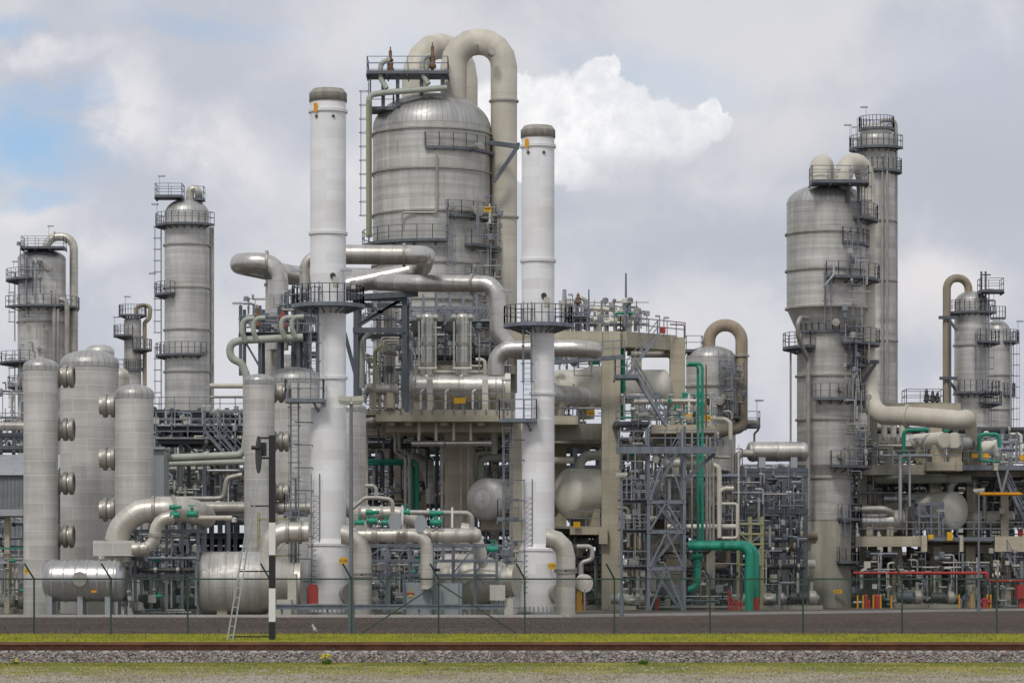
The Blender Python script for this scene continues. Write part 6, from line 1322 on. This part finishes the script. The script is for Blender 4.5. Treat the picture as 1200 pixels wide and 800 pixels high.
bundle('in the low rack behind the left vessels', -30, 330, (603, 612, 633, 645, 667, 680, 692), 265, DK, (5, 11), 8)
# turbines and machinery blocks on the ground far behind
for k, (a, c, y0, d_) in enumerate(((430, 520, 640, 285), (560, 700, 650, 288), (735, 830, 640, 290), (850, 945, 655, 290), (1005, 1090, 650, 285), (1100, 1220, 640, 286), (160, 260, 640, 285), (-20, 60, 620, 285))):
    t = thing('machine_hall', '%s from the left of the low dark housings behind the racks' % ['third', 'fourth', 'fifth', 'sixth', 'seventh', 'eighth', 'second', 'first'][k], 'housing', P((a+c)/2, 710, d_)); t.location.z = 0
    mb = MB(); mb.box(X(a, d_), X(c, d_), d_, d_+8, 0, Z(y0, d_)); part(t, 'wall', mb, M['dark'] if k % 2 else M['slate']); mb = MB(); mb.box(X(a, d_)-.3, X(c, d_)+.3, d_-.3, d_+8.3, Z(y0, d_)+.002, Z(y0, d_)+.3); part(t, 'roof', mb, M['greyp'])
zone("under the long deck, left of its pier", 432, 518, 500, 618, 234, 248, 12, 6, 4, 0, 3, 11, DK)
zone("under the long deck, right of its pier", 556, 606, 500, 640, 238, 250, 7, 5, 3, 0, 2, 12, DK)
zone("on the ground behind the transformer cabinets", 430, 600, 640, 712, 186, 215, 14, 7, 8, 5, 5, 13, DK, .9)
zone("at the big central column's left foot", 425, 480, 430, 478, 228, 238, 7, 3, 3, 0, 2, 14, ('greyp', 'pgreen', 'lgalv', 'creamv'), .8)
zone("between reboiler drum and big column", 480, 600, 385, 476, 232, 235, 8, 4, 3, 0, 3, 15, ('greyp', 'dark', 'creamv', 'slate'), .8)
zone("in the frame beside the polished drum", 140, 236, 618, 718, 179.5, 184, 15, 6, 8, 3, 5, 16, ('lgalv', 'slate', 'dark', 'galv', 'greyp'), .75)
zone("in the rack behind the slim vessel", 182, 292, 476, 600, 247, 258, 9, 6, 4, 0, 4, 17, ('lgalv', 'greyp', 'slate', 'creamv', 'pgreen'), .8, 2)
zone("at the left edge under the shelter", 0, 30, 640, 718, 190, 196, 5, 3, 2, 2, 2, 18, ('lgalv', 'greyp', 'whitep' if False else 'creamv', 'slate'), .8)
zone("between tall pier and stair tower", 728, 760, 520, 712, 222, 232, 10, 6, 6, 2, 4, 19, ('greyp', 'creamv', 'slate', 'dark', 'ygreen', 'galv'), .8, 2)
zone("low down right of the shorter stack", 640, 706, 625, 712, 232, 244, 8, 5, 4, 3, 3, 20, DK, .9, 1)
zone("on the small twin sign deck", 728, 835, 462, 498, 226, 231, 9, 2, 6, 0, 4, 21, ('greyp', 'greyp', 'green', 'lgalv', 'slate'), .8, 0)
zone("between stair tower and green hoops", 765, 870, 510, 636, 222, 234, 14, 7, 7, 0, 4, 22, ('greyp', 'creamv', 'lgalv', 'slate', 'galv'), .8, 2)
zone("on the ground around the green hoops", 735, 880, 645, 712, 219, 236, 14, 7, 7, 3, 5, 23, ('greyp', 'dark', 'lgalv', 'slate', 'brownp'), .8, 1)
zone("in the rack left of the cone-waisted column", 845, 942, 550, 640, 232, 244, 13, 8, 6, 0, 5, 24, ('greyp', 'lgalv', 'slate', 'creamv', 'galv'), .8, 2)
zone("on the ground left of the column foot", 885, 944, 642, 710, 228, 244, 9, 5, 4, 3, 3, 25, DK, .8, 1)
zone("beside the oval vessel on the right", 1003, 1090, 575, 628, 249, 256, 10, 5, 6, 0, 5, 26, ('greyp', 'lgalv', 'dark', 'galv', 'creamv'), .8, 2)
zone("by the orange beam at far right", 1130, 1200, 560, 628, 249, 256, 10, 5, 6, 0, 4, 27, ('greyp', 'lgalv', 'dark', 'galv', 'creamv'), .8, 2)
zone("on the ground at the lower right", 1004, 1200, 648, 711, 240, 256, 20, 8, 10, 6, 8, 28, DK, .8, 1)
zone("on the right structure's upper floor", 1010, 1200, 515, 545, 250, 257, 12, 4, 7, 0, 5, 29, ('greyp', 'lgalv', 'creamv', 'galv'), .75, 1)
zone("just right of the cone-waisted column", 1000, 1030, 500, 620, 250, 258, 7, 4, 3, 0, 2, 30, ('greyp', 'lgalv', 'slate'), .8)
stair('grey stair at the right edge of the middle floor', (1180, 565, 246), (1210, 628, 246), .9)
stair('grey stair down to the ground at the right edge', (1180, 648, 246), (1204, 700, 246), .9)

def fuzz(x0, x1, y0, y1, d0, d1, n, seed, mats=('greyp', 'slate', 'dark', 'lgalv', 'galv', 'rail', 'cladold'), ws=(1.0, 1.3, 1.8, 2.4, 3.2)):
    rnd = random.Random(seed); U = rnd.uniform
    for _ in range(n):
        d = U(d0, d1); px, py = U(x0, x1), U(y0, y1); w_ = rnd.choice(ws); m_ = rnd.choice(mats); L = U(8, 40); q = rnd.random()
        cx = lambda v: min(max(v, x0), x1)
        cy = lambda v: min(max(v, y0), y1)
        if q < .35: pts = [(px, cy(py-L*.6), d), (px, cy(py+L*.6)+.5, d)]
        elif q < .6: pts = [(cx(px-L*.8), py, d), (cx(px+L*.8)+.5, py, d)]
        elif q < .85: pts = [(cx(px-L*.4), py, d), (px, py, d), (px, cy(py+L*.7)+1, d)]
        else: pts = [(px, cy(py-L*.4), d), (px, py, d), (px, py, d+1.2), (cx(px+L*.6)+1, py, d+1.2)]
        tiny(pts, w_, m_, [(0, U(.15, .85))] if w_ > 1.5 else ())
        if rnd.random() < .35:
            c = P(pts[0][0], pts[0][1], d); s_ = U(.1, .28); mb = MB(); mb.lathe(c-Vector((0, 0, s_)), UP, [[(.01, 0), (s_, .02)], [(s_, .02), (s_, s_*1.6)], [(s_, s_*1.6), (s_*.4, s_*2), (.01, s_*2)]], 8); small.append((mb, rnd.choice(mats)))
fuzz(425, 482, 350, 478, 224, 236, 90, 101); fuzz(482, 600, 372, 436, 233, 236, 70, 102); fuzz(340, 364, 340, 440, 216, 226, 40, 103)
fuzz(428, 520, 497, 640, 240, 262, 120, 104); fuzz(555, 606, 497, 640, 238, 262, 80, 105); fuzz(430, 610, 636, 714, 183, 240, 230, 106)
fuzz(145, 240, 610, 716, 179, 190, 150, 107); fuzz(180, 292, 478, 610, 244, 266, 190, 108, ('greyp', 'lgalv', 'galv', 'slate', 'creamv', 'pgreen')); fuzz(0, 28, 600, 716, 196, 215, 40, 109)
fuzz(650, 705, 412, 500, 232, 245, 60, 110, ('greyp', 'creamv', 'lgalv', 'rail')); fuzz(650, 706, 620, 713, 232, 250, 110, 111); fuzz(728, 762, 500, 713, 220, 245, 130, 112)
fuzz(762, 842, 500, 640, 224, 250, 170, 113, ('greyp', 'lgalv', 'galv', 'slate', 'creamv', 'cladold')); fuzz(762, 872, 636, 712, 222, 250, 150, 114); fuzz(728, 838, 462, 497, 225, 232, 60, 115, ('greyp', 'creamv', 'lgalv', 'rail', 'green'))
fuzz(842, 945, 545, 640, 226, 262, 260, 116, ('greyp', 'lgalv', 'galv', 'slate', 'rail')); fuzz(885, 945, 640, 712, 226, 262, 90, 117); fuzz(1000, 1200, 556, 628, 250, 262, 230, 118)
fuzz(1000, 1200, 645, 712, 242, 262, 260, 119); fuzz(1005, 1200, 508, 544, 249, 260, 110, 120, ('greyp', 'lgalv', 'galv', 'creamv', 'rail')); fuzz(664, 760, 352, 388, 230, 236, 60, 121, ('greyp', 'creamv', 'lgalv', 'rail', 'rail'))
fuzz(848, 872, 425, 490, 250, 252, 25, 122, ('rail', 'galv', 'greyp')); fuzz(990, 1020, 290, 560, 241.5, 243.5, 60, 123, ('rail', 'galv', 'greyp', 'lgalv'), (1., 1.3, 1.6)); fuzz(556, 586, 230, 430, 238.5, 241, 45, 124, ('rail', 'galv', 'greyp'), (1., 1.3, 1.6))
fuzz(22, 60, 285, 460, 341, 343, 30, 125, ('rail', 'galv', 'greyp'), (1., 1.3, 1.6)); fuzz(285, 370, 345, 400, 206, 210, 50, 126, ('rail', 'slate', 'greyp', 'galv')); fuzz(0, 30, 440, 528, 234, 250, 40, 127)
# the thinnest lines nobody could count, as one object
big_ = MB(); mats_ = []; pm = []
for mb, mt in small:
    if mt not in mats_: mats_.append(mt)
    o_ = len(big_.v); big_.v += mb.v; big_.f += [tuple(i+o_ for i in f) for f in mb.f]; big_.uv += mb.uv; big_.sm += mb.sm; pm += [mats_.index(mt)]*len(mb.f)
o = finish('thin_pipework', big_, M[mats_[0]])
for mt in mats_[1:]: o.data.materials.append(M[mt])
o.data.polygons.foreach_set('material_index', pm); o['kind'] = 'stuff'
